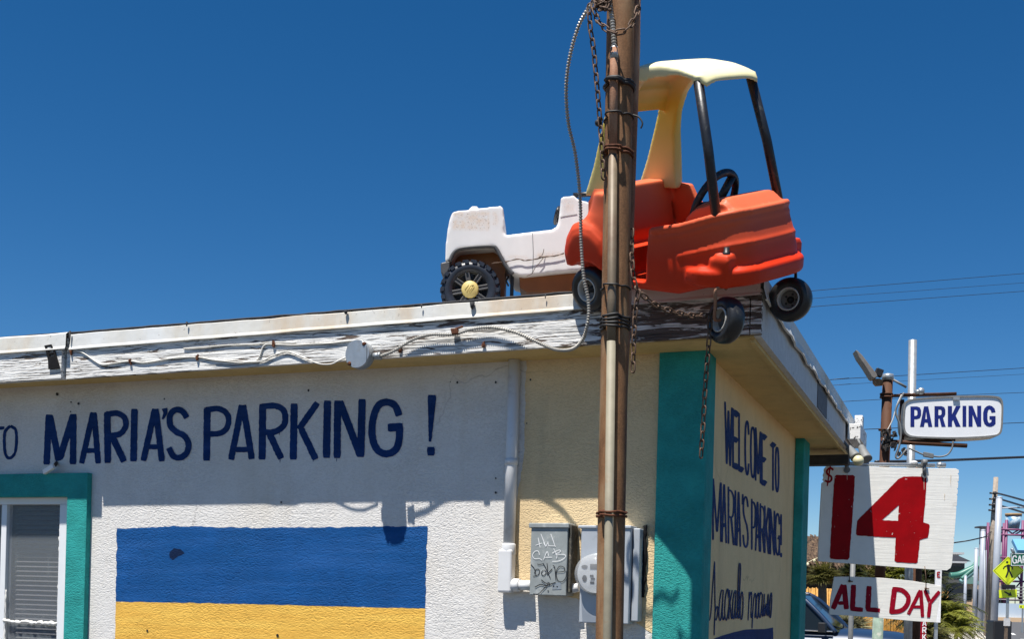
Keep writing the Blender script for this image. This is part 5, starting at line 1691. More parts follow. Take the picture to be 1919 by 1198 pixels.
BOLD = {
 'P': [[(0, 0), (.62, 0), (.88, .05), (1, .19), (1, .43), (.88, .57), (.62, .62), (.37, .62), (.37, 1), (0, 1)], [(.37, .16), (.55, .16), (.65, .22), (.65, .40), (.55, .46), (.37, .46)]],
 'A': [[(.33, 0), (.67, 0), (1, 1), (.68, 1), (.61, .79), (.39, .79), (.32, 1), (0, 1)], [(.5, .24), (.565, .62), (.435, .62)]],
 'R': [[(0, 0), (.62, 0), (.87, .05), (.97, .18), (.97, .38), (.88, .50), (.76, .56), (1, 1), (.63, 1), (.45, .60), (.35, .60), (.35, 1), (0, 1)], [(.35, .16), (.54, .16), (.63, .21), (.63, .38), (.54, .44), (.35, .44)]],
 'K': [[(0, 0), (.33, 0), (.33, .40), (.63, 0), (1, 0), (.61, .46), (1, 1), (.62, 1), (.41, .66), (.33, .75), (.33, 1), (0, 1)]],
 'I': [[(0, 0), (1, 0), (1, 1), (0, 1)]],
 'N': [[(0, 0), (.32, 0), (.68, .58), (.68, 0), (1, 0), (1, 1), (.68, 1), (.32, .42), (.32, 1), (0, 1)]],
 'G': [[(1, .31), (.67, .34), (.62, .22), (.51, .17), (.41, .21), (.35, .35), (.35, .65), (.41, .79), (.51, .83), (.62, .80), (.67, .75), (.67, .66), (.51, .66), (.51, .50), (1, .50), (1, .86), (.86, .95), (.68, 1), (.5, 1.01), (.28, .97), (.1, .86), (0, .66), (0, .34), (.1, .14), (.28, .03), (.5, -.01), (.72, .03), (.92, .14)]]}
for ch, xl, xr in zip('PARKING', (882, 958, 1075, 1182, 1300, 1348, 1465), (968, 1058, 1165, 1285, 1330, 1450, 1565)):
    mb.prism([[hfp(xl + (xr - xl) * x, (694 - (xl - 882) * .012) + (858 - (xl - 882) * .004 - 694 + (xl - 882) * .012) * y, .0018) for x, y in lp] for lp in BOLD[ch]])
mb.build('lettering', M['sign_blue'], ps)
mb = MB(); mb.box(hfp(1250, 632, .012), PN.cross(Vector((0, 0, 1))) * .03, PN * .006, Vector((0, 0, .012))); mb.build('plate', M['galv'], ps)
sp = thing('sign_post', 'rusty brown sign post with galvanised cap carrying the PARKING lightbox', 'post', Tm(Vector((AT(1652, 1198, YP).x, YP, 0))))
def vpole(x0, y0, x1, y1, Y):                      # picture line continued to the ground
    a, b_ = AT(x0, y0, Y), AT(x1, y1, Y)
    d = (a - b_) / (a.z - b_.z)
    return b_ - d * b_.z, a
p0_, p1_ = vpole(1664, 704, 1657, 880, YP + .05)
split = p0_.lerp(p1_, .40)
mb = MB(); mb.tube([split, p1_], .048, 20); mb.build('shaft', M['post_rust'], sp)
mb = MB(); mb.tube([p0_, split], .050, 20); mb.build('painted_shaft', M['post_green'], sp)
mb = MB(); mb.lathe(p1_ - Vector((0, 0, .05)), (0, 0, 1), [(.056, 0), (.056, .045), (.050, .06), (.02, .068)], 18); mb.build('cap', M['galv'], sp)
for py in (739, 745, 806):
    mb = MB(); c = AT(1662.5 - (py - 704) * .04, py, YP + .05)
    mb.tube([c + Vector((math.cos(2 * PI * i / 20) * .054, math.sin(2 * PI * i / 20) * .054, 0)) for i in range(20)], .009, 6, closed=True); mb.build('pipe_clamp', M['post_rust'], sp)
mb = MB(); mb.tube([hfp(640, 612, -.06), hfp(1250, 592, -.06)], .017, 6); mb.tube([hfp(800, 598, -.05), hfp(1250, 590, -.05)], .012, 6); mb.build('top_arm', M['post_rust'], sp)
mb = MB(); mb.tube([hfp(650, 985, -.06), hfp(1000, 972, -.06), hfp(1240, 962, -.06)], .018, 6); mb.tube([hfp(690, 975, -.02), hfp(1335, 1010, -.02)], .022, 6); mb.tube([hfp(815, 640, -.1), hfp(812, 965, -.1)], .022, 6); mb.build('lower_arm', M['post_rust'], sp)
mb = MB(); rr = random.Random(2)
for k in range(26):
    c = hfp(690 + rr.uniform(-40, 75), 950 + rr.uniform(-70, 90), rr.uniform(-.02, .06)); mb.box(c, Vector((rr.uniform(.008, .03), .01, .004)), Vector((0, .012, 0)), Vector((rr.uniform(-.01, .01), 0, rr.uniform(.008, .03))))
mb.build('clamp_block', M['wood_dark'], sp, bevel=.003)
mb = MB(); mb.tube([hfp(745, 480, .0), hfp(850, 540, .0)], .012, 6); mb.build('brace', M['lamp_grey'], sp)
# cables round the sign
def cable(name, pts, r, mat, label, hf=hfp, cat='cable'):
    P = catmull([hf(x, y, .02) for x, y in pts], 6); mb = MB(); mb.tube(P, r, 6)
    return tag(mb.build(name, mat, frame=Tm(P[0])), label, cat)
cable('cable', [(870, 1030), (920, 1052), (985, 1080), (1060, 1092), (1120, 1098), (1180, 1080), (1215, 1030), (1225, 975)], .0085, M['lamp_grey'], 'thick grey cable looping under the PARKING lightbox')
cable('cable', [(830, 585), (800, 640), (770, 700), (765, 750), (800, 850), (805, 940), (790, 1020), (765, 1095), (790, 1108), (850, 1040)], .010, M['lamp_grey'], 'grey cable winding between the sign post and the lightbox')
cable('cable', [(810, 600), (770, 690), (740, 800), (690, 900), (650, 1000)], .005, M['wire_white'], 'thin pale cable slanting across the rusty sign post')
mb = MB(); mb.box(hfp(1026, 1086, .025), (hfp(1066, 1094, .025) - hfp(986, 1078, .025)) * .5, PN * .018, Vector((0, 0, .022)))
tag(mb.build('cable_splice', M['lamp_grey'], frame=Tm(hfp(1026, 1086)), bevel=.004), 'grey rectangular splice box on the cable under the lightbox', 'splice box')
mb = MB(); rr = random.Random(6)
for k in range(12):
    c = hfp(790 + rr.uniform(-25, 70), 1060 + rr.uniform(-45, 40), .01); mb.box(c, Vector((rr.uniform(.006, .02), .008, 0)), Vector((0, .01, 0)), Vector((rr.uniform(-.01, .01), 0, rr.uniform(.006, .018))))
tag(mb.build('old_clamp', M['wood_dark'], frame=Tm(hfp(790, 1060)), bevel=.002), 'dark corroded clamp hanging below the lightbox beside the post', 'clamp')
# blade shaped floodlight
bl_ = thing('flood_light', 'flat bronze floodlight tilted upwards at the top of the rusty sign post', 'flood light', Tm(hfp(610, 470)))
mb = MB(); pl = [(442, 240), (458, 244), (500, 285), (560, 365), (612, 430), (620, 455), (590, 470), (572, 455), (520, 370), (470, 300)]
mb.prism([[hfp(x, y, .1) for x, y in pl]], PN * .16); mb.build('head', M['trim_grey'] if False else simple('bronze', (.20, .18, .16), .5, .2), bl_, bevel=.006)
mb = MB(); mb.prism([[hfp(x, y, .04) for x, y in [(585, 470), (640, 470), (665, 490), (665, 520), (610, 525), (590, 505)]]], PN * .06); mb.build('bracket', M['pole'], bl_, bevel=.003)
mb = MB(); mb.box(hfp(628, 424, .04), Vector((.035, 0, -.012)), PN * .03, Vector((.012, 0, .035))); mb.build('sensor', M['black'], bl_, bevel=.008)
# pipes standing behind
def standing(name, x0, y0, x1, y1, Y, r, mat, lab, cat='pipe', n=14):
    a, b_ = vpole(x0, y0, x1, y1, Y)
    mb = MB(); mb.tube([a, b_], r, n)
    return tag(mb.build(name, mat, frame=Tm(a)), lab, cat)
standing('steel_pipe', 1710.5, 638, 1703, 1100, 11.4, .040, M['galv'], 'grey galvanised pipe rising behind the PARKING lightbox')
standing('steel_pipe', 1724, 875, 1718, 1100, 11.8, .047, M['post_rust'], 'rusty brown pipe to the right of the grey pipe below the price board')
standing('thin_post', 1600, 1010, 1597, 1100, 13, .028, M['lamp_grey'], 'thin pale metal post between the two hanging boards on the left', 'post')
mb = MB(); q = hfp(965, 572, -.04); mb.tube([hfp(920, 580, -.04), hfp(975, 570, -.04)], .022, 8); mb.sphere(q, .036, 10)
tag(mb.build('pipe_clamp', M['galv'], frame=Tm(q)), 'shiny pipe clamp at the foot of the grey pipe on the lightbox arm', 'clamp')
# vertical PARK panel, partly hidden
Yv = 14.0
vs_ = thing('park_panel', 'narrow red upright panel with white stacked letters below the ALL DAY board', 'sign', Tm(Vector((AT(1733, 1180, Yv).x, Yv, 0))))
mb = MB(); a = AT(1727, 1120, Yv); b_ = AT(1738, 1120, Yv)
mb.bx(a.x, b_.x, Yv, Yv + .03, .25, a.z); mb.build('panel', M['sign_crimson'], vs_)
mb = MB(); mb.bx((a.x + b_.x) / 2 - .02, (a.x + b_.x) / 2 + .02, Yv + .031, Yv + .07, 0, a.z - .1); mb.build('post', M['galv'], vs_)
mb = MB()
hv = lambda x, y, off=0: hit(x, y, Vector((0, Yv - off, 0)), Vector((0, 1, 0)))
for i, ch in enumerate('PARK'):
    letter(mb, ch, 1728.5, 1736, 1150 + i * 13.2, 1161 + i * 13.2, hv, 2.0, off=.004, rough=0)
mb.build('lettering', M['sign_white'], vs_)
es = thing('letter_sign', 'small white upright panel with red letter E beyond the price board', 'sign', Tm(Vector((AT(1759, 1080, 16).x, 16, 0))))
mb = MB(); a = AT(1753, 1100, 16); b_ = AT(1765, 1068, 16); mb.bx(a.x, b_.x, 16, 16.03, a.z - .5, b_.z); mb.build('panel', M['sign_white'], es)
mb = MB(); mb.bx((a.x + b_.x) / 2 - .02, (a.x + b_.x) / 2 + .02, 16.031, 16.07, 0, a.z); mb.build('post', M['galv'], es)
mb = MB(); letter(mb, 'E', 1756, 1762.5, 1073, 1083, lambda x, y, off=0: hit(x, y, Vector((0, 16 - off, 0)), Vector((0, 1, 0))), 2.2, off=.004, rough=0); mb.build('lettering', M['sign_red'], es)

# ================================================================== fence, hut, plants, pickup
YF = 27.0
fa, fb = AT(1440, 1105, YF).x, AT(1778, 1105, YF).x
fe = thing('bamboo_fence', 'golden bamboo cane fence behind the hanging boards', 'fence', Tm((fa, YF, 0)))
mb = MB(); rr = random.Random(12); x = fa
while x < fb:
    r = rr.uniform(.012, .02); h = 1.90 + rr.uniform(-.025, .025)
    mb.tube([(x, YF + rr.uniform(-.01, .01), 0), (x + rr.uniform(-.02, .02), YF + rr.uniform(-.01, .01), h)], r, 6); x += r * 1.6
mb.build('cane_panel', M['bamboo'], fe)
for z in (.4, 1.5):
    mb = MB(); mb.bx(fa, fb, YF + .022, YF + .06, z, z + .09); mb.build('rail', M['bark'], fe)
# thatched hut
YH = 30.0
def hut(px0, px1, pe, pr, Y, lab, n):
    x0, x1 = AT(px0, pe, Y).x, AT(px1, pe, Y).x; ze = AT(px1, pe, Y).z; zr = AT(px1, pr, Y).z
    t = thing('tiki_hut', lab, 'hut', Tm(((x0 + x1) / 2, Y, 0)))
    cx_ = (x0 + x1) / 2; dy = 1.5; rx = (x1 - x0) / 2 - .75
    mb = MB(); rr = random.Random(n)
    # ridge block with layered straw
    mb.add([(x0, Y - dy, ze), (x1, Y - dy, ze), (x1, Y + dy, ze), (x0, Y + dy, ze), (cx_ - rx, Y, zr), (cx_ + rx, Y, zr)], [(0, 1, 5, 4), (1, 2, 5), (2, 3, 4, 5), (3, 0, 4), (3, 2, 1, 0)])
    for k in range(1500):
        f = rr.random(); s = rr.random()
        xa = x0 + (x1 - x0) * s
        fx = min(1, max(0, (min(xa - x0, x1 - xa)) / .5 if rx > 0 else 1))
        top = min(fx, 1.0)
        f = f * top
        p = Vector((xa, Y - dy + dy * f - .02, ze + (zr - ze) * f + .03))
        d = Vector((rr.uniform(-.06, .06), -dy * .16, -(zr - ze) * .16 - rr.uniform(.05, .12)))
        w = rr.uniform(.012, .03)
        mb.add([p + Vector((-w, 0, .02)), p + Vector((w, 0, .02)), p + d + Vector((w * .4, -.03, 0)), p + d - Vector((w * .4, .03, 0))], [(0, 1, 2, 3)])
    for k in range(420):                           # ragged straw fringe along the eave
        xa = x0 + (x1 - x0) * rr.random(); w = rr.uniform(.012, .03); L = rr.uniform(.06, .24)
        p = Vector((xa, Y - dy - rr.uniform(.0, .06), ze + .06)); d = Vector((rr.uniform(-.05, .05), -.02, -L))
        mb.add([p - Vector((w, 0, 0)), p + Vector((w, 0, 0)), p + d + Vector((w * .3, 0, 0)), p + d - Vector((w * .3, 0, 0))], [(0, 1, 2, 3)])
    mb.build('thatch_roof', M['thatch'], t, fix=False)
    for sx in (x0 + .4, x1 - .4):
        for sy in (-1, 1):
            mb = MB(); mb.tube([(sx, Y + sy, 0), (sx, Y + sy, ze + .2)], .08, 8); mb.build('post', M['bark'], t)
    mb = MB(); mb.bx(x0 - .2, x1 + .2, Y + .6, Y + .65, 0, ze + .02); mb.build('rear_wall', M['wood_dark'], t)  # dark full-width sheet, added to stand in for shade under the thatch
hut(1425, 1640, 1061, 1009, YH, 'large thatched hut roof left of the price board above the palms', 1)
hut(1452, 1528, 1112, 1086, 33.0, 'low small thatched roof just above the bamboo fence beside the teal post', 2)
mb = MB(); P = catmull([AT(1492, 1062, 28.3), AT(1510, 1057, 28.3), AT(1535, 1046, 28.3), AT(1560, 1052, 28.3)], 6)
mb.tube(P, .008, 5)
for i in range(1, len(P), 3):
    mb.sphere(P[i] - Vector((0, 0, .05)), .035, 8, 1.3)
tag(mb.build('string_lights', M['bulb'], frame=Tm(P[0])), 'string of small pale lights hung along the thatched roof', 'lights')

def blade(mb, base, d, L, w, droop, rr, n=4):
    d = d.normalized(); side = d.cross(Vector((0, 0, 1)))
    side = side.normalized() if side.length > 1e-4 else Vector((1, 0, 0))
    side = (side + Vector((rr.uniform(-.4, .4), rr.uniform(-.4, .4), rr.uniform(-.4, .4)))).normalized()
    pts = []
    for i in range(n + 1):
        t = i / n
        pts.append((base + d * L * t + Vector((0, 0, -droop * L * t * t)), w * (1 - t) ** .7 * (.4 + .6 * min(1, t * 4 + .2)) + .001))
    vs = []
    for p, ww in pts:
        vs += [p - side * ww, p + side * ww]
    mb.add(vs, [(2 * i, 2 * i + 1, 2 * i + 3, 2 * i + 2) for i in range(n)])
def fan_palm(name, c, zc, R, nf, mat, lab, seed, droop=.25, group=None, cat='palm', trunk=True):
    rr = random.Random(seed)
    t = thing(name, lab, cat, Tm((c.x, c.y, 0)), group)
    mb = MB()
    for k in range(nf):
        th = rr.uniform(0, 2 * PI); ph = rr.uniform(-.25, 1.25)
        d = Vector((math.cos(th) * math.cos(ph), math.sin(th) * math.cos(ph), math.sin(ph)))
        st = Vector((c.x, c.y, zc)) + d * R * rr.uniform(.25, .5)
        mb.tube([Vector((c.x, c.y, zc - .1)), st], .008, 4)
        s1 = d.cross(Vector((0, 0, 1))).normalized(); s2 = s1.cross(d)
        for j in range(18):
            a = -1.7 + 3.4 * j / 17
            dd = d * math.cos(a) + s1 * math.sin(a) + s2 * rr.uniform(-.1, .1)
            blade(mb, st, dd, R * .6 * (1 - .12 * abs(a)) * rr.uniform(.85, 1.1), R * .028, droop, rr)
    mb.build('crown', mat, t, fix=False)
    mb = MB(); mb.tube([(c.x, c.y, 0), (c.x + .03, c.y, zc * .6), (c.x, c.y, zc)], [.12, .10, .09], 10); mb.build('trunk', M['bark'], t)
    return t
def feather_palm(name, c, zc, R, nf, mat, lab, seed, cat='palm', stems=1, phl=(-.1, 1.35), group=None):
    rr = random.Random(seed)
    t = thing(name, lab, cat, Tm((c.x, c.y, 0)), group)
    mb = MB(); ms = MB()
    for s in range(stems):
        sc = Vector((c.x + rr.uniform(-.35, .35) * (stems > 1) * R, c.y + rr.uniform(-.3, .3) * (stems > 1), 0))
        zz = zc * rr.uniform(.75, 1.05) if stems > 1 else zc
        ms.tube([sc, sc + Vector((rr.uniform(-.05, .05), 0, zz * .6)), sc + Vector((0, 0, zz))], [.07, .05, .035], 8)
        for k in range(nf // stems):
            th = rr.uniform(0, 2 * PI); ph = rr.uniform(*phl)
            d = Vector((math.cos(th) * math.cos(ph), math.sin(th) * math.cos(ph), math.sin(ph)))
            L = R * rr.uniform(.75, 1.1)
            P = [sc + Vector((0, 0, zz)) + d * L * i / 12 + Vector((0, 0, -.42 * L * (i / 12) ** 2)) for i in range(13)]
            mb.tube(P, [.012 * (1 - i / 14) for i in range(13)], 4)
            for i in range(2, 13):
                tt = (P[min(i + 1, 12)] - P[i - 1]).normalized(); sd = tt.cross(Vector((0, 0, 1)))
                sd = sd.normalized() if sd.length > .01 else Vector((1, 0, 0))
                for sg_ in (-1, 1):
                    for q in (0, .5):
                        p = P[i].lerp(P[max(i - 1, 0)], q)
                        dd = (sd * sg_ + tt * .75 + Vector((0, 0, rr.uniform(-.1, .3)))).normalized()
                        blade(mb, p, dd, L * .33 * (1 - .45 * i / 12), L * .014, .35, rr, 3)
    mb.build('crown', mat, t, fix=False)
    ms.build('trunk', M['bark'], t)
    return t
fan_palm('fan_palm', AT(1541, 1080, 25.5), AT(1541, 1084, 25.5).z, .50, 70, M['leaf_olive'], 'bushy olive fan palm in front of the dark hut gap left of the price board', 21)
fan_palm('fan_palm', AT(1598, 1085, 26), AT(1598, 1080, 26).z, .48, 50, M['leaf_dark'], 'dark small palm between the two hanging boards on the left', 25)
fan_palm('fan_palm', AT(1628, 1085, 28.5), AT(1628, 1092, 28.5).z, .75, 60, M['leaf_olive'], 'olive palm seen between the price board and ALL DAY board beside the sign post', 22)
fan_palm('fan_palm', AT(1675, 1085, 28.5), AT(1675, 1090, 28.5).z, .78, 60, M['leaf_lime'], 'yellow green palm seen between the boards right of the sign post', 23)
fan_palm('pale_palm', AT(1592, 1180, 22.5), AT(1592, 1180, 22.5).z, .60, 60, M['leaf_pale'], 'pale silvery fan palm low behind the blue pickup under the ALL DAY board', 24, .1)
feather_palm('bush_palm', AT(1756, 1150, 24), AT(1756, 1118, 24).z, .80, 150, M['leaf_dark'], 'tall dark feathery palm clump right of the ALL DAY board', 31, stems=5, phl=(-.35, 1.3))
feather_palm('bush_palm', AT(1776, 1160, 22.5), AT(1776, 1158, 22.5).z, .62, 130, M['leaf_lime'], 'lime green feathery palm low to the right of the ALL DAY board', 33, stems=5, phl=(-.3, 1.2))
feather_palm('bush_palm', AT(1745, 1185, 21), AT(1745, 1185, 21).z, .5, 60, M['leaf_olive'], 'small shaded palm at the foot of the dark palm clump', 35, stems=2)
feather_palm('bush_palm', AT(1735, 1085, 30), AT(1735, 1085, 30).z, .7, 80, M['leaf_dark'], 'dark palm top showing above the ALL DAY board beside the letter E panel', 36)

# ---------------- pickup
th_ = math.radians(-24)
YC = 20.0
e_ = AT(1577, 1190, YC)
pkf = Matrix.Translation((e_.x, e_.y, 0)) @ Matrix.Rotation(th_, 4, 'Z')     # local x forward, origin at the windshield base on the centre line
pu = thing('pickup_truck', 'dark blue pickup truck parked behind the booth, only windshield and bonnet in view', 'pickup', pkf)
HW = .92
def shell(sections):                               # cross sections: x, list of (y,z) half outline from bottom to top centre
    vs = []; n = None
    for x, half in sections:
        ring = [(x, -y, z) for y, z in half] + [(x, y, z) for y, z in half[::-1]]
        n = len(ring); vs += [Vector(p) for p in ring]
    fs = []
    for i in range(len(sections) - 1):
        for k in range(n):
            l = (k + 1) % n
            fs.append((i * n + k, i * n + l, (i + 1) * n + l, (i + 1) * n + k))
    fs.append(tuple(range(n))); fs.append(tuple((len(sections) - 1) * n + k for k in range(n))[::-1])
    mb = MB(); mb.add(vs, fs, True); return mb
def half(zb, zt, w=HW, crown=.05, wt=None):
    wt = wt or w * .93
    return [(w * .94, zb), (w, zb + .18), (w * 1.0, zb + (zt - zb) * .62), (wt, zt - .07), (wt * .82, zt - .012), (wt * .4, zt + crown * .6), (.001, zt + crown)]
secs = [(-3.7, half(.42, 1.05)), (-3.66, half(.38, 1.10)), (-2.0, half(.36, 1.10)), (-.3, half(.36, 1.09)), (.0, half(.36, 1.09)), (.35, half(.36, 1.09, crown=.06)), (.9, half(.36, 1.06, crown=.055)), (1.25, half(.38, 1.0, HW * .98)), (1.42, half(.42, .86, HW * .93)), (1.46, half(.45, .72, HW * .9))]
lbuild(shell(secs), 'body', M['car_paint'], pu)
roofz = 1.70
mb = MB()
cab = [(-1.95, 1.10, .86), (-1.80, roofz - .03, .70), (-1.2, roofz + .02, .70), (-.78, roofz, .69), (-.62, roofz - .05, .70)]
# pillars and roof
def pillar(p, q, w=.04):
    mb.tube([p, q], w, 8)
rfp = [(-1.85, -.70), (-.66, -.68), (-.66, .68), (-1.85, .70)]
mb.prism([[(x, y, roofz - .03) for x, y in rfp]], (0, 0, .06))
for s in (-1, 1):
    mb.tube(catmull([(.02, s * .84, 1.08), (-.30, s * .78, 1.42), (-.62, s * .70, roofz - .02), (-.9, s * .69, roofz + .015), (-1.7, s * .70, roofz)], 5), .042, 8)
    mb.tube([(-1.0, s * .86, 1.08), (-1.02, s * .70, roofz)], .05, 8)
    mb.tube([(-1.95, s * .86, 1.08), (-1.82, s * .70, roofz - .02)], .06, 8)
lbuild(mb, 'cab_frame', M['car_paint'], pu)
mb = MB(); mb.add([(.05, -.82, 1.09), (.05, .82, 1.09), (-.62, .68, roofz - .01), (-.62, -.68, roofz - .01)], [(0, 1, 2, 3)]); lbuild(mb, 'windshield', M['car_glass'], pu)
for s in (-1, 1):
    mb = MB(); mb.add([(-.02, s * .855, 1.09), (-1.0, s * .87, 1.09), (-1.02, s * .705, roofz - .02), (-.62, s * .70, roofz - .02)], [(0, 1, 2, 3)]); mb.add([(-1.02, s * .87, 1.09), (-1.93, s * .87, 1.09), (-1.82, s * .705, roofz - .02), (-1.04, s * .705, roofz - .02)], [(0, 1, 2, 3)])
    lbuild(mb, 'side_window', M['car_glass'], pu)
    mb = MB(); mb.tube([(-.02, s * .90, 1.10), (-1.95, s * .90, 1.105)], .014, 6); lbuild(mb, 'window_trim', M['chrome'], pu)
    mb = MB(); mb.box((-.16, s * 1.06, 1.16), (.06, 0, 0), (0, .10, 0), (0, 0, .085)); mb.tube([(-.14, s * .88, 1.11), (-.16, s * 1.02, 1.13)], .025, 6); lbuild(mb, 'mirror', M['black'], pu, bevel=.02)
    for x in (.85, -2.6):
        mb = MB(); mb.lathe((x, s * .82, .38), (0, s, 0), [(.22, -.12), (.36, -.12), (.38, -.08), (.38, .08), (.36, .12), (.22, .12)], 26, cap=False)
        w_ = lbuild(mb, 'wheel', M['tyre'], pu); mb = MB(); mb.lathe((x, s * .82, .38), (0, s, 0), [(.23, .08), (.23, .11), (.05, .07), (.001, .07)], 20); lbuild(mb, 'rim', M['chrome'], w_)
    mb = MB(); mb.box((1.36, s * .70, .82), (.06, 0, 0), (0, .13, 0), (0, 0, .08)); lbuild(mb, 'headlight', M['chrome'], pu, bevel=.02)
for s in (-1, 1):
    mb = MB(); mb.tube([(.04, s * .1, 1.13), (-.05, s * .62, 1.19)], .012, 5); lbuild(mb, 'wiper', M['black'], pu)
mb = MB(); mb.box((1.44, 0, .72), (.03, 0, 0), (0, .5, 0), (0, 0, .12)); lbuild(mb, 'grille', M['trim_grey'], pu, bevel=.01)

# ================================================================== street beyond
def gline(p, Y):                                   # ground x at depth Y along a street line through p heading to the vanishing point
    return p
VPX = 1802
def lineX(px, Ypx):                                # x(Y) for a ground line parallel to the street passing picture point
    r = ray(VPX, 1137); d = r.x
    g0 = GR(px, Ypx)
    return lambda Y: g0.x + d * (Y - g0.y)
l0, l1 = lineX(1735, 1198), lineX(1846, 1198)
def strip(name, fa_, fb_, z, Y0, Y1, mat):
    mb = MB(); mb.add([(fa_(Y0), Y0, z), (fb_(Y0), Y0, z), (fb_(Y1), Y1, z), (fa_(Y1), Y1, z)], [(0, 1, 2, 3)]); return tag(mb.build(name, mat, frame=Tm((0, 0, 0))), kind='structure')
l2, l3 = (lambda Y: l1(Y) + .18), (lambda Y: l1(Y) + 14)
mb = MB()
for a, b_ in ((l0, l1),):
    mb.add([(a(12), 12, .13), (b_(12), 12, .13), (b_(150), 150, .13), (a(150), 150, .13), (b_(12), 12, 0), (b_(150), 150, 0), (a(12), 12, 0), (a(150), 150, 0)], [(0, 1, 2, 3), (1, 4, 5, 2), (0, 3, 7, 6), (0, 6, 4, 1)])
tag(mb.build('sidewalk', M['concrete'], frame=Tm((0, 0, 0))), kind='structure')
strip('road', l1, l3, .012, 8, 400, M['asphalt'])
for i in range(14):
    Y0 = 40 + i * 12
    mb = MB(); mb.add([(l1(Y0) + 1.7, Y0, .018), (l1(Y0) + 1.9, Y0, .018), (l1(Y0 + 4) + 1.9, Y0 + 4, .018), (l1(Y0 + 4) + 1.7, Y0 + 4, .018)], [(0, 1, 2, 3)])
    tag(mb.build('lane_marking', M['marking'], frame=Tm((0, 0, 0))), kind='structure')
# street lights
def street_light(px, py, pb, Y, lab, arm=True):
    a = AT(px, py, Y); H = a.z
    t = thing('street_light', lab, 'street light', Tm((a.x, Y, 0)), 'pale street light poles along the pavement')
    f = Vector((a.x, Y, 0))
    bxp = AT(pb[0], pb[1], Y); d = (a - bxp) / (a.z - bxp.z); ft = bxp - d * bxp.z
    mb = MB(); mb.tube([ft + d * .12, ft + d * (H * .5), a], [.155, .145, .13], 14); mb.sphere(a, .14, 10, .5); mb.build('shaft', M['pole_white'], t)
    if arm:
        mb = MB(); p = a - Vector((0, 0, .45)); mb.tube([p, p + Vector((.6, 0, .05)), p + Vector((1.3, 0, .06))], .035, 6); mb.build('arm', M['pole_white'], t)
        mb = MB(); q = p + Vector((1.3, 0, .06)); mb.tube([q - Vector((.1, 0, 0)), q + Vector((.35, 0, .04)), q + Vector((1.05, 0, -.02))], [.07, .15, .05], 10); mb.build('lamp_head', M['house_white'], t)
    return t
street_light(1872.5, 934, (1862, 1190), 50, 'tallest pale street light with lamp arm beside the crossing sign', True)
street_light(1842.5, 995, (1836, 1190), 64, 'second pale street light pole left of the wooden utility pole', False)
street_light(1830, 1029, (1825, 1184), 82, 'third pale street light pole in the row, further down the pavement', False)
street_light(1809.5, 1080, (1808, 1140), 112, 'shortest and farthest pale street light pole beside the palm', False)
# wooden utility pole
uY = 56
a, b_ = AT(1866.5, 895, uY), AT(1850, 1190, uY); d = (a - b_) / (a.z - b_.z); ft = b_ - d * b_.z
up = thing('utility_pole', 'leaning grey wooden utility pole with cables between the street lights', 'utility pole', Tm(ft))
mb = MB(); mb.tube([ft, ft.lerp(a, .6), a], [.17, .15, .11], 12); mb.build('shaft', M['wood_pole'], up)
for k, py in enumerate((925, 936, 947, 957)):
    mb = MB(); c = AT(1864.5 - k * .7, py, uY - .2); mb.tube([c - Vector((.25, 0, 0)), c + Vector((.12, 0, 0))], .05, 6); mb.sphere(c, .10, 8); mb.build('insulator', M['black'], up)
mb = MB(); rr = random.Random(4)
for k in range(3):
    x0 = 1849 + k * 3.2
    P = catmull([AT(1858 + rr.uniform(-1, 2), 1000 + rr.uniform(-4, 6), uY - .25), AT(x0, 1006, uY - .3), AT(x0 - 2, 1040, uY - .3), AT(x0 - 1 - k * .4, 1110, uY - .3), AT(x0, 1180, uY - .3)], 6); mb.tube(P, .018, 5)
mb.build('riser_cables', M['wire_black'], up)
standing('thin_pole', 1846.5, 1032, 1846, 1120, 60, .07, M['pole_white'], 'thin pale pole between the second street light and the wooden pole', 'pole', 8)
# crossing sign
Yx = 38.0
hx_ = lambda x, y, off=0: hit(x, y, Vector((0, Yx - off, 0)), Vector((0, 1, 0)))
c = hx_(1888, 1198); cs = thing('crossing_sign', 'yellow diamond pedestrian crossing sign with arrow plate below', 'road sign', Tm((c.x, Yx, 0)))
mb = MB(); b0 = hx_(1888.5, 1180); mb.bx(b0.x - .04, b0.x + .04, Yx + .035, Yx + .09, 0, hx_(1890, 1060).z); mb.build('post', M['galv'], cs)
ox, sx = 1780, 3.77
X_ = lambda x, y, off=0: hx_(ox + x / sx, oy_ + y / sx, off)
oy_ = 880
def xpoly(pts, off, mat, name, th=0.0, rd=0):
    mb = MB(); mb.prism([[X_(x, y, off) for x, y in pts]], Vector((0, th, 0)) if th else None); return mb.build(name, mat, cs)
xpoly([(412, 618), (522, 712), (518, 722), (416, 822), (406, 820), (306, 722), (308, 714)], 0, M['sign_lime'], 'diamond_plate', .02)
def rot(pts, k=.93):
    c_ = (413, 720); return [(c_[0] + (x - c_[0]) * k, c_[1] + (y - c_[1]) * k) for x, y in pts]
mb = MB(); o_ = rot([(412, 618), (522, 717), (411, 822), (306, 717)], .95); i_ = rot([(412, 618), (522, 717), (411, 822), (306, 717)], .92)
mb.prism([[X_(*p, .003) for p in o_], [X_(*p, .003) for p in i_]]); mb.build('border', M['black'], cs)
mb = MB(); blob(mb, ox + 405 / sx, oy_ + 658 / sx, 2.2, 2.1, hx_, .004, 14, 0)
mb.build('walker', M['black'], cs)
mb = MB()
strokes(mb, [([(412, 674), (416, 715)], 22), ([(408, 682), (388, 690), (378, 706)], 8), ([(422, 680), (440, 692), (444, 710)], 8), ([(413, 712), (408, 735), (396, 766)], 11), ([(418, 712), (430, 738), (442, 766)], 11)], hx_, (ox, oy_), sx, off=.004, rough=0)
mb.build('walker', M['black'], cs)
xpoly([(347, 854), (475, 850), (472, 908), (350, 911)], 0, M['sign_lime'], 'arrow_plate', .02)
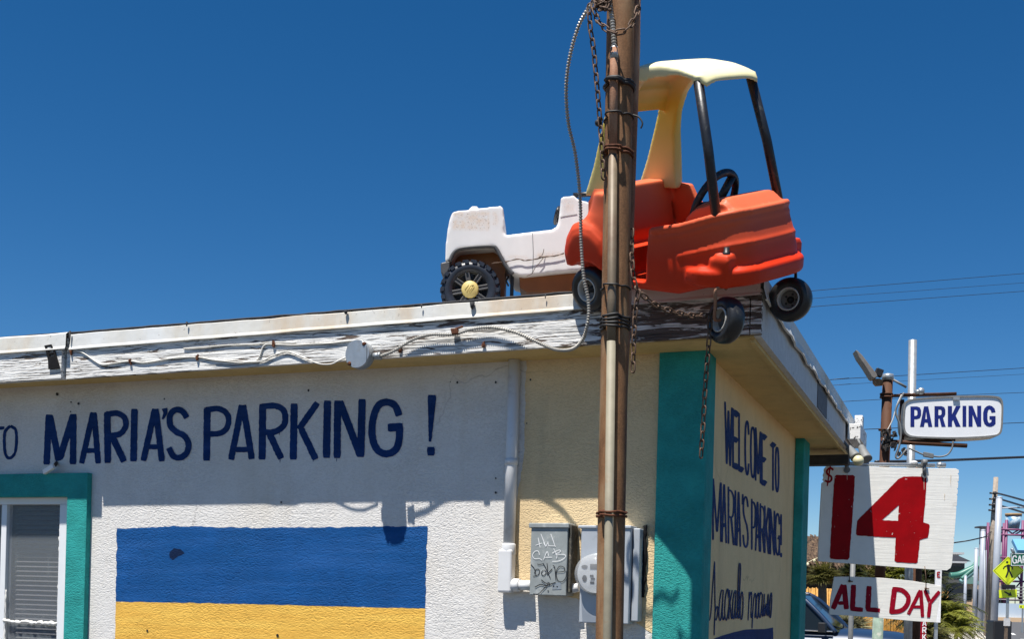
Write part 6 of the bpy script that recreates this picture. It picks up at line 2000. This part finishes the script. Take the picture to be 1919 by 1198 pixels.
mb = MB(); strokes(mb, [([(385, 866), (425, 888)], 11)], hx_, (ox, oy_), sx, off=.004, rough=0); mb.prism([[X_(440, 896, .006), (X_(410, 896, .006)), X_(428, 868, .006)]]); mb.build('arrow', M['black'], cs)
mb = MB(); p = X_(411, 832, .05); mb.bx(p.x - .22, p.x + .22, Yx - .12, Yx - .02, p.z - .07, p.z + .07); mb.build('beacon', M['black'], cs, bevel=.02)
st_ = thing('street_sign', 'green street name sign with white letters at the right edge over the crossing sign', 'street sign', Tm(hx_(1912, 1050, .12)))
pl = [(430, 594), (660, 590), (660, 684), (430, 686)]
mb = MB(); mb.prism([[X_(x, y, .12) for x, y in pl]], Vector((0, .02, 0))); mb.build('plate', M['sign_green'], st_)
mb = MB(); op = [(433, 597), (657, 593), (657, 681), (433, 683)]; ip = [(437, 601), (653, 597), (653, 677), (437, 679)]; mb.prism([[X_(*p, .124) for p in op], [X_(*p, .124) for p in ip]]); mb.build('border', M['sign_white'], st_)
mb = MB()
for ch, x0, x1 in (('G', 442, 474), ('A', 477, 510), ('R', 514, 544)):
    letter(mb, ch, ox + x0 / sx, ox + x1 / sx, oy_ + 612 / sx, oy_ + 666 / sx, hx_, 2.2, off=.125, rough=0)
mb.build('lettering', M['sign_white'], st_)
mb = MB(); mb.tube([X_(436, 560, .1), X_(452, 594, .1)], .05, 6); mb.build('bracket', M['galv'], st_)
cb = thing('control_cabinet', 'black cabinet at the bottom right in front of the road', 'cabinet', Tm((hx_(1878, 1180).x, Yx - 2.0, 0)))
hc_ = lambda x, y: hit(x, y, Vector((0, Yx - 2.3, 0)), Vector((0, 1, 0)))
a, b_ = hc_(1860, 1240), hc_(1897, 1165)
mb = MB(); mb.bx(a.x, b_.x, Yx - 2.3, Yx - 1.7, 0, b_.z); mb.build('case', M['black'], cb, bevel=.04)
pm = thing('small_post_sign', 'small white plate on a thin wooden post before the black cabinet', 'sign', Tm((hc_(1886, 1180).x, Yx - 3, 0)))
hm_ = lambda x, y: hit(x, y, Vector((0, Yx - 3.0, 0)), Vector((0, 1, 0)))
a, b_ = hm_(1880.5, 1174), hm_(1893, 1160); mb = MB(); mb.bx(a.x, b_.x, Yx - 3.02, Yx - 3, a.z, b_.z); mb.build('plate', M['house_white'], pm)
c = hm_(1886, 1190); mb = MB(); mb.bx(c.x - .04, c.x + .04, Yx - 2.999, Yx - 2.93, 0, a.z + .1); mb.build('post', M['bark'], pm)
ar = thing('arrow_sign', 'tiny yellow arrow sign on a thin post far across the road', 'road sign', Tm((AT(1916, 1140, 70).x, 70, 0)))
a, b_ = AT(1910, 1141, 70), AT(1925, 1135, 70); mb = MB(); mb.bx(a.x, b_.x, 70, 70.02, a.z, b_.z); mb.build('plate', M['sign_lime'], ar)
mb = MB(); mb.bx((a.x + b_.x) / 2 - .04, (a.x + b_.x) / 2 + .04, 70.021, 70.1, 0, b_.z); mb.build('post', M['galv'], ar)
mb = MB(); mb.prism([[AT(1911.5, 1138, 69.98), AT(1914.5, 1136, 69.98), AT(1914.5, 1140, 69.98)]]); mb.build('arrow', M['black'], ar)

# ---------------- water park and houses
Yw = 130
def wx(px, Y=Yw): return AT(px, 1040, Y).x
def wz(py, px=1880, Y=Yw): return AT(px, py, Y).z
mb = MB(); mb.bx(wx(1770), wx(2060), Yw - 12, Yw - 11.6, 0, wz(1131, 1860, Yw - 12)); mb.build
fw_ = tag(mb.build('park_wall', M['wall_pale'], frame=Tm((wx(1900), Yw - 12, 0))), 'long pale blue wall across the end of the street', 'wall')
mb = MB(); mb.bx(wx(1770), wx(2060), Yw - 12.4, Yw - 12.01, 0, .45); tag(mb.build('park_kerb_wall', M['peach'], frame=Tm((wx(1900), Yw - 12.2, 0))), 'low peach coloured strip along the foot of the pale blue wall', 'wall')
fz = thing('railing', 'grey metal railing above the pale blue wall', 'railing', Tm((wx(1900), Yw - 11, 0)))
for k in range(5):
    mb = MB(); z = wz(1130) + .25 + k * .33; mb.tube([(wx(1770), Yw - 11, z), (wx(2060), Yw - 11, z)], .05, 4); mb.build('rail', M['lamp_grey'], fz)
for k in range(24):
    x = wx(1775) + k * .75; mb = MB(); mb.tube([(x, Yw - 11, wz(1132) - .5), (x, Yw - 11, wz(1130) + 1.7)], .05, 4); mb.build('upright', M['lamp_grey'], fz)
tw_ = thing('slide_tower', 'purple steel water park tower holding a big tipping bucket', 'tower', Tm((wx(1900), Yw, 0)))
xs4 = (1884.5, 1915.5)
for px in xs4:
    for yy in (0, 5):
        mb = MB(); mb.tube([(wx(px), Yw + yy, 0), (wx(px), Yw + yy, wz(975))], .17, 8); mb.build('leg', M['park_purple'], tw_)
for py in (993, 1003, 1046, 1090, 1125):
    mb = MB(); mb.tube([(wx(1870), Yw - .1, wz(py)), (wx(1945), Yw - .1, wz(py))], .12, 6); mb.build('beam', M['park_purple'], tw_)
for (x0, y0, x1, y1) in ((1885, 993, 1900, 1003), (1900, 1003, 1915, 993), (1885, 1046, 1915, 1090), (1915, 1046, 1885, 1090), (1885, 1090, 1915, 1125), (1915, 1090, 1885, 1125), (1892, 1003, 1908, 993)):
    mb = MB(); mb.tube([(wx(x0), Yw, wz(y0)), (wx(x1), Yw, wz(y1))], .085, 6); mb.build('brace', M['park_purple'], tw_)
bk = thing('tipping_bucket', 'brown and blue tipping bucket on top of the purple tower', 'bucket', Tm((wx(1899), Yw + 2, wz(990))))
ppm = (wx(1915) - wx(1884)) / 31
bkx = AT(1899, 975, Yw + 2).x
mb = MB(); mb.lathe((bkx, Yw + 2, wz(990)), (0, 0, 1), [(ppm * 10.5, 0), (ppm * 14.2, wz(965) - wz(990))], 26); mb.build('drum', M['bucket_splash'], bk)
mb = MB(); mb.lathe((bkx, Yw + 2, wz(965)), (0, 0, 1), [(ppm * 14.6, 0), (ppm * 15.2, wz(960) - wz(965))], 26); mb.build('rim', M['bucket_brown'], bk)
mb = MB(); mb.prism([[(wx(1886), Yw - 1.5, wz(1012)), (wx(1915), Yw - 1.5, wz(1011)), (wx(1919), Yw - 2.5, wz(1033)), (wx(1889), Yw - 2.5, wz(1033))]], (0, .3, -.3))
tag(mb.build('water_slide', M['park_blue'], frame=Tm((wx(1900), Yw - 2, wz(1022)))), 'light blue slide panel on the purple tower below the bucket', 'slide')
def slide(pts, r, mat, lab, Y):
    P = catmull([AT(x, y, Y) for x, y in pts], 6); mb = MB(); mb.tube(P, r, 10); tag(mb.build('tube_slide', mat, frame=Tm(P[0])), lab, 'slide')
slide([(1780, 1080), (1797, 1078), (1815, 1070), (1832, 1062)], .34, M['park_teal'], 'dark teal water slide tube right of the price board', 118)
slide([(1800, 1092), (1815, 1080), (1830, 1068)], .27, M['park_teal_pale'], 'pale teal water slide tube sloping below the dark teal one', 117)
slide([(1802, 1086), (1816, 1074), (1832, 1061)], .2, M['park_teal'], 'thin teal slide between the two wider slide tubes', 116)
def house(px0, px1, pe, prr, Y, wall, roof, lab, flat=False, depth=8, windows=0):
    x0, x1 = AT(px0, pe, Y).x, AT(px1, pe, Y).x; ze = AT(px0, pe, Y).z; zr = AT(px0, prr, Y).z
    t = thing('house', lab, 'house', Tm(((x0 + x1) / 2, Y, 0)))
    mb = MB(); mb.bx(x0, x1, Y, Y + depth, 0, ze); mb.build('wall', M[wall], t)
    mb = MB(); o = .5
    if flat:
        mb.bx(x0 - o, x1 + o, Y - o, Y + depth + o, ze + .01, zr)
    else:
        xm = (x0 + x1) / 2
        mb.prism([[(x0 - o, Y - o, ze + .01), (x1 + o, Y - o, ze + .01), (xm + (x1 - x0) * .1, Y - o, zr), (xm - (x1 - x0) * .1, Y - o, zr)]], (0, depth + 2 * o, 0))
    mb.build('roof', M[roof], t)
    for i in range(windows):
        xw = x0 + (x1 - x0) * (i + .6) / (windows + .2); zw = ze - 1.8
        mb = MB(); mb.bx(xw - .5, xw + .5, Y - .05, Y - .003, zw, zw + 1.2); mb.build('window', M['car_glass'], t)
    return t
house(1765, 1808, 1052, 1041, 122, 'house_dark', 'roof_dark', 'dark house with grey hip roof and pale eave right of the price board', depth=3, windows=2)
mb = MB(); mb.bx(AT(1765, 1056, 121).x, AT(1812, 1056, 121).x, 121.0, 121.3, AT(1790, 1056, 121).z, AT(1790, 1052.5, 121).z)
tag(mb.build('eave_board', M['house_white'], frame=Tm(AT(1790, 1054, 121))), 'white eave board below the grey hip roof of the dark house', 'eave')
house(1786, 1797, 1040, 1036, 150, 'house_white', 'house_white', 'small white roof-top box behind the grey hip roof', True)
house(1797, 1829, 1095, 1079, 126, 'peach', 'green_roof', 'peach hut with green gable roof low behind the slides', depth=6, windows=1)
house(1866, 1882, 1062, 1040, 138, 'peach', 'green_roof', 'peach gabled hut left of the purple tower', depth=6, windows=1)
house(1841, 1884, 990, 987, 160, 'house_white', 'roof_dark', 'pale multi storey building behind the utility pole', True, depth=1.0, windows=3)
house(1815, 1890, 1108, 1105, 132, 'house_dark', 'roof_dark', 'low dark shed behind the railing', True, depth=2, windows=3)
# parked cars in the far lot, just pale roofs over the wall? none seen

# ================================================================== overhead wires
def span(pts, r, lab, Y=30, mat='wire_black', n=10):
    if 1250 < pts[0][0] < 1500:                    # the line goes on behind the booth
        (xa, ya, za), (xb, yb, zb_) = pts[0], pts[1]
        pts = [(-500, ya + (yb - ya) / (xb - xa) * (-500 - xa), za)] + pts
    P = catmull([AT(x, y, yy) for x, y, yy in pts], n); mb = MB(); mb.tube(P, r, 5)
    tag(mb.build('overhead_wire', M[mat], frame=Tm(P[0])), lab, 'wire')
span([(1300, 566, 34), (1525, 545, 34), (1720, 529, 36), (2000, 506, 40)], .008, 'thin overhead wire, topmost of three just right of the toy car')
span([(1300, 582, 34), (1525, 559.5, 34), (1720, 545, 36), (2000, 524, 40)], .006, 'thin overhead wire, middle of three just right of the toy car')
span([(1300, 596, 34), (1525, 575, 34), (1720, 560.5, 36), (2000, 540, 40)], .008, 'thin overhead wire, lowest of three just right of the toy car')
span([(1400, 726, 32), (1565, 711.5, 32), (1720, 702.5, 34), (2000, 685, 38)], .009, 'thin overhead wire crossing above the lightbox, upper of a close pair')
span([(1400, 736, 32), (1570, 722, 32), (1720, 713, 34), (2000, 697, 38)], .005, 'very faint overhead wire just under the upper wire above the lightbox')
span([(1400, 764, 30), (1590, 752.5, 30), (1800, 741, 32), (2000, 733, 34)], .007, 'thin overhead wire passing behind the top edge of the lightbox')
span([(1400, 814, 30), (1626, 805, 30), (1800, 797.5, 32), (2000, 789, 34)], .010, 'overhead wire passing behind the middle of the lightbox')
span([(1640, 866, 12.5), (1750, 864, 13), (1850, 860, 14), (2000, 854, 15)], .016, 'thick black cable running right from the sign post above the price board')
for k, (y0, y1) in enumerate(((924, 938), (933, 950), (945, 962))):
    span([(1864, y0, 56), (1890, y0 + (y1 - y0) * .45, 52), (1960, y1 + 12, 45)], .045, ('upper', 'middle', 'lower')[k] + ' of three wires leading right from the wooden utility pole')
span([(1780, 1019, 60), (1815, 1014, 60), (1850, 1006, 58)], .035, 'single wire reaching left from the utility pole towards the price board')
